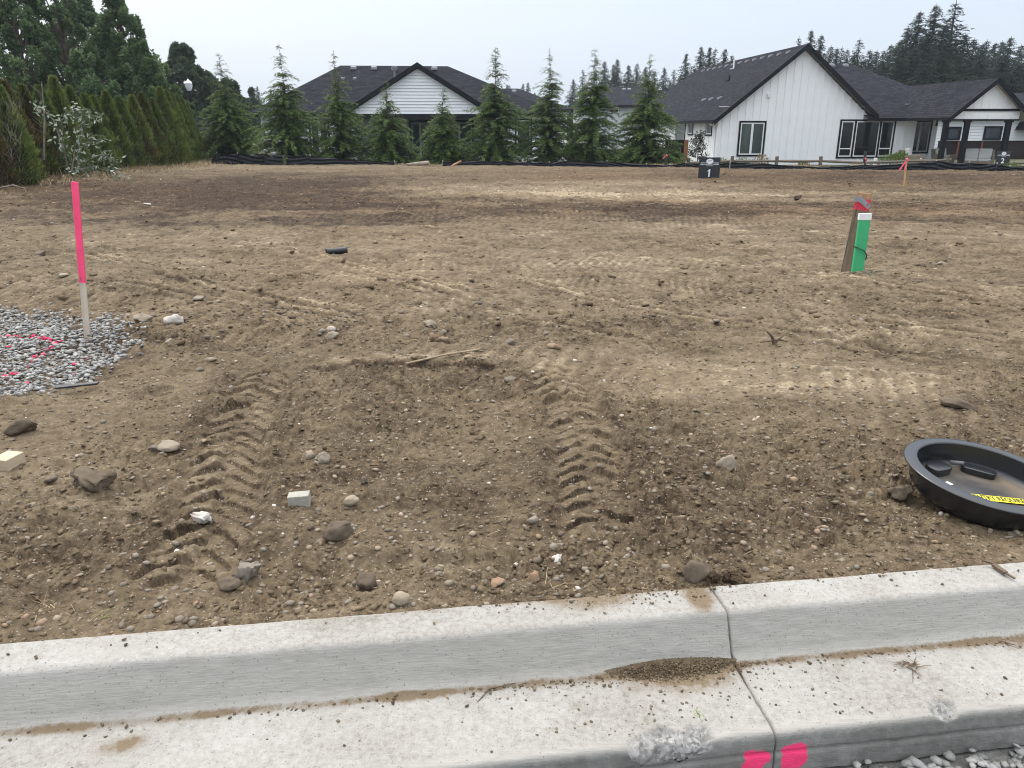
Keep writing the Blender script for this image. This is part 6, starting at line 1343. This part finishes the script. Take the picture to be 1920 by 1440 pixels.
RT = [(1499, 67, 110, 3, 'thin fir tip left of the steep gable peak', .7), (1522, 54, 105, 0, 'narrow fir right behind the steep gable peak', .7), (1541, 63, 105, 2, 'broad loose fir right of the gable peak', .8), (1559, 84, 112, 1, 'low fir right of the broad loose one', .9), (1570, 88, 115, 0, 'fir between the broad loose one and the lone tall tip', .8), (1580, 86, 118, 3, 'thin fir beside the lone tall tip', .8), (1590, 90, 118, 1, 'low fir left of the lone tall tip', .8), (1613, 70, 112, 3, 'lone tall thin fir tip above the dark patio roof', 1.0), (1604, 98, 122, 2, 'low broad fir left of the lone tall tip on the ridge', 1), (1632, 92, 122, 2, 'low fir right of the lone tall tip', 1), (1645, 93, 122, 0, 'fir between the lone tall tip and the big group', .9), (1658, 92, 120, 1, 'second fir between the lone tall tip and the big group', .9),
 (1672, 82, 105, 2, 'outermost left fir of the big group', 1), (1690, 74, 100, 4, 'rounded fir at the left of the big group', 1.1), (1704, 48, 98, 0, 'left shoulder fir of the big group', 1), (1727, 18, 95, 2, 'left tall fir of the big group', .95), (1757, 6, 96, 2, 'middle tall fir of the big group', .95), (1794, 0, 95, 3, 'tallest and thinnest fir, right of the big group', 1.25), (1775, 42, 92, 4, 'dense fir in front of the two tallest', 1), (1742, 58, 90, 2, 'dense broad fir low in the big group', 1.1), (1716, 88, 88, 4, 'dense fir at the foot of the big group, left', 1.2), (1810, 62, 93, 2, 'fir under the tallest thin one', 1.1), (1828, 70, 97, 2, 'right shoulder fir of the big group', 1), (1843, 80, 110, 0, 'hazier fir right of the big group', 1), (1852, 73, 118, 1, 'pale narrow fir right of the big group', 1), (1868, 78, 112, 0, 'first of the four hazy firs at the right edge', 1), (1880, 75, 118, 4, 'second of the four hazy firs at the right edge', 1), (1897, 67, 108, 2, 'tallest of the four hazy firs at the right edge', 1), (1916, 82, 112, 4, 'last hazy fir, cut by the right edge', 1), (1940, 72, 108, 2, 'fir mostly beyond the right edge', 1),
 (1768, 92, 84, 4, 'dense dark fir just above the patio ridge', 1.3), (1690, 108, 88, 4, 'low dark fir where the roofs meet', 1.3), (1800, 100, 86, 4, 'low dark fir left of the patio gable peak', 1.3), (1840, 108, 88, 2, 'low dark fir above the patio gable peak', 1.4), (1880, 112, 88, 4, 'low dark fir above the neighbouring roof', 1.4), (1915, 118, 88, 2, 'low dark fir at the right edge above the neighbouring roof', 1.4), (1655, 112, 95, 2, 'low dark fir behind the sloping main roof', 1.2), (1620, 112, 100, 4, 'low dark fir behind the roof vents', 1.2), (1585, 112, 100, 2, 'low dark fir close right of the steep gable', 1.1), (1735, 112, 82, 2, 'lowest dark fir in the middle of the big group', 1.4)]
for q in RT: fir(*q[:5], wide=q[5] * 1.35, group='tall conifers behind the right house')
for q in ((482, 160, 130, 2, 'small far fir in the gap left of the bungalow roof'), (507, 165, 120, 1, 'small dense conifer touching the bungalow left roof slope'), (951, 157, 150, 0, 'tiny far fir left above the second roof'), (981, 155, 150, 2, 'left of two tiny far firs above the second roof'), (990, 153, 150, 0, 'right of two tiny far firs above the second roof'), (1003, 172, 150, 4, 'tiny far fir behind the airy topped evergreen'), (955, 158, 155, 1, 'tiny far fir between the others above the second roof')): fir(*q[:5], wide=.9, group=None)

# shrubs by the right house
def bush(name, lab, u, vb, Y, w_, h, mat, n, leaf, seed, cat='shrub', up=0, zoff=0):
    r = rgen(seed); p = at(u, vb, Y); d = r.normal(size=(n, 3)); d /= np.linalg.norm(d, axis=1, keepdims=True); d[:, 2] = np.abs(d[:, 2]); P = d * (r.random(n) ** .4)[:, None] * np.array([w_ / 2, w_ / 2, h])
    E = empty(name, p, label=lab, cat=cat); V, F = cards(P, d + r.normal(size=(n, 3)) * .6 + np.array([0, 0, up]), r.normal(size=(n, 3)), r.uniform(.7, 1.3, n) * leaf, r.uniform(.3, .7, n) * leaf * (.3 if up > 1 else 1)); mesh_np('foliage', V, F, M[mat], E, attrs=dict(v=np.repeat(np.clip(r.normal(.5, .22, n), 0, 1), 4)))
    mb = MB()
    for k in range(5): mb.tube([(0, 0, -.1), (r.uniform(-.2, .2) * w_, r.uniform(-.2, .2) * w_, h * .8)], [.012, .004], 4)
    mb.build('stem', M['trunk'], E)
M['magnolia'] = leafmat('glossy dark leaves', [(.0, (.010, .016, .008)), (.5, (.024, .036, .016)), (1, (.07, .085, .04))], rough=.3, spec=.5)
M['lime'] = leafmat('lush green leaves', [(.0, (.04, .07, .015)), (.5, (.09, .14, .03)), (1, (.18, .24, .06))])
M['tanleaf'] = leafmat('dry tan leaves', [(.0, (.10, .08, .04)), (.5, (.22, .17, .09)), (1, (.40, .30, .17))])
def magnolia():
    r = rgen(9); b_ = at(1307, 305, 36.6); t_ = at(1310, 249, 36.6); h = t_.z - b_.z; E = empty('magnolia_tree', b_, label='small glossy leaved tree against the white wall above lot sign 1', cat='tree'); mb = MB(); mb.tube([(0, 0, -.2), (.02, 0, h * .5), (.02, 0, h)], [.025, .015, .005], 6); PV, PD = [], []
    for i in range(26):
        q = .12 + .86 * i / 26; az = r.uniform(0, 6.28); L = .50 * (1 - q) ** .6 * r.uniform(.7, 1.15) + .06; e_ = np.array([math.cos(az) * L, math.sin(az) * L, q * h + .12]); mb.tube([(0, 0, q * h - .1), tuple(e_)], [.008, .003], 4, cap=False); n = 34
        s = r.uniform(.35, 1.05, (n, 1)); PV.append(np.array([0, 0, q * h - .1]) * (1 - s) + e_ * s + r.normal(size=(n, 3)) * .045); PD.append(r.normal(size=(n, 3)) + np.array([0, 0, .3]))
    P = np.concatenate(PV); n = len(P); V, F = cards(P, np.concatenate(PD), r.normal(size=(n, 3)), r.uniform(.08, .14, n), r.uniform(.035, .06, n)); mb.build('trunk', M['trunk'], E); mesh_np('crown', V, F, M['magnolia'], E, attrs=dict(v=np.repeat(r.random(n), 4)))
magnolia()
bush('green_bush', 'lush green clump behind the split rail fence below the triple window', 1668, 308, 35.8, 1.3, .42, 'lime', 1500, .09, 21, up=1.5)
bush('leafy_plant', 'taller leafy plant rising above the green clump', 1686, 300, 36.0, .7, .36, 'lime', 260, .12, 22)
bush('small_shrub', 'tiny green shrub under the window right of lot sign 1', 1356, 309, 35, .5, .26, 'lime', 260, .07, 23); bush('small_shrub', 'small green shrub left of the big two pane window', 1393, 309, 35, .7, .30, 'lime', 300, .07, 24)
bush('flowering_shrub', 'small shrub with tan and pink blooms under the two pane window', 1427, 308, 35, .75, .42, 'tanleaf', 420, .07, 25); bush('dry_shrub', 'flat dry tan plant between the rail fence posts', 1507, 311, 35, .5, .18, 'tanleaf', 260, .07, 26)
bush('weed_clump', 'green weeds at the broken end of the silt fence by lot sign 2', 1893, 321, 29.4, .7, .30, 'lime', 420, .10, 27, up=1.5)
for u, v, Y, s, lab in ((1610, 311, 35.3, .36, 'rounded tan boulder behind the dark ribbon post'), (1637, 309, 36, .28, 'smaller boulder right of the dark ribbon post')):
    V, F = ico(3, int(u), .15, .6); p = at(u, v, Y); o = mesh_np('boulder', V * s, F, M['pebble'], attrs=dict(v=np.full(len(V), .6), paint=np.zeros(len(V))), smooth=True, loc=p); tag(o, lab, 'boulder')
p = at(1640, 311, 35.6); mb = MB(); mb.box(-.06, .06, -.06, .06, -.1, .34); o = mb.build('garden_bollard', M['white_frame'], bevel=.01, loc=p); tag(o, 'short white garden marker beside the green clump', 'marker')

# dry grass along the foot of the hedge and lot edge
n = 9000; y = rng.uniform(17, 36, n); x = -13.1 + rng.normal(size=n) * .75 - .4 * (y < 20); k = x > -15; x, y = x[k], y[k]; n = len(x)
D = np.stack([rng.normal(size=n) * .5, rng.normal(size=n) * .5, rng.uniform(.2, 1, n)], -1)
blades('dry_grass', np.stack([x, y, soil(x, y)[0]], -1), D, rng.uniform(.08, .34, n), rng.uniform(.006, .014, n), M['straw'], rng.random(n) * .75, .5, label='dry tan grass along the foot of the hedge', kind='stuff')
n = 5000; x = rng.uniform(-12.5, 17, n); y = edge_y(x) - .35 + rng.normal(size=n) * .22
D = np.stack([rng.normal(size=n) * .6, rng.normal(size=n) * .5, rng.uniform(.1, .8, n)], -1)
blades('edge_grass', np.stack([x, y, soil(x, y)[0]], -1), D, rng.uniform(.04, .16, n), rng.uniform(.006, .014, n), M['straw'], rng.random(n) * .9, .5, label='dry grass and litter along the foot of the silt fences', kind='stuff')
mb = MB(); pts = [at(0, 352, 18.2), at(25, 347, 18.2), at(45, 353, 18.3), at(52, 362, 18.3)]; mb.tube(pts, [.02, .018, .012, .006], 6); tag(mb.build('fallen_branch', M['trunk_pale'], smooth=True), 'pale curved fallen branch at the foot of the hedge, left edge', 'branch')

# ------------------------------------------------------------------ the air
hm = bpy.data.materials.new('haze'); hm.use_nodes = True; t = hm.node_tree; t.nodes.clear(); o = t.nodes.new('ShaderNodeOutputMaterial'); pv = t.nodes.new('ShaderNodeVolumePrincipled')
pv.inputs['Color'].default_value = (.80, .90, 1.0, 1); pv.inputs['Density'].default_value = HAZE; pv.inputs['Anisotropy'].default_value = .2
t.links.new(pv.outputs[0], o.inputs['Volume'])
mb = MB(); mb.box(-700, 700, -500, 1300, -4, 45); tag(mb.build('haze', hm), 'thin pale haze in the air', kind='stuff')
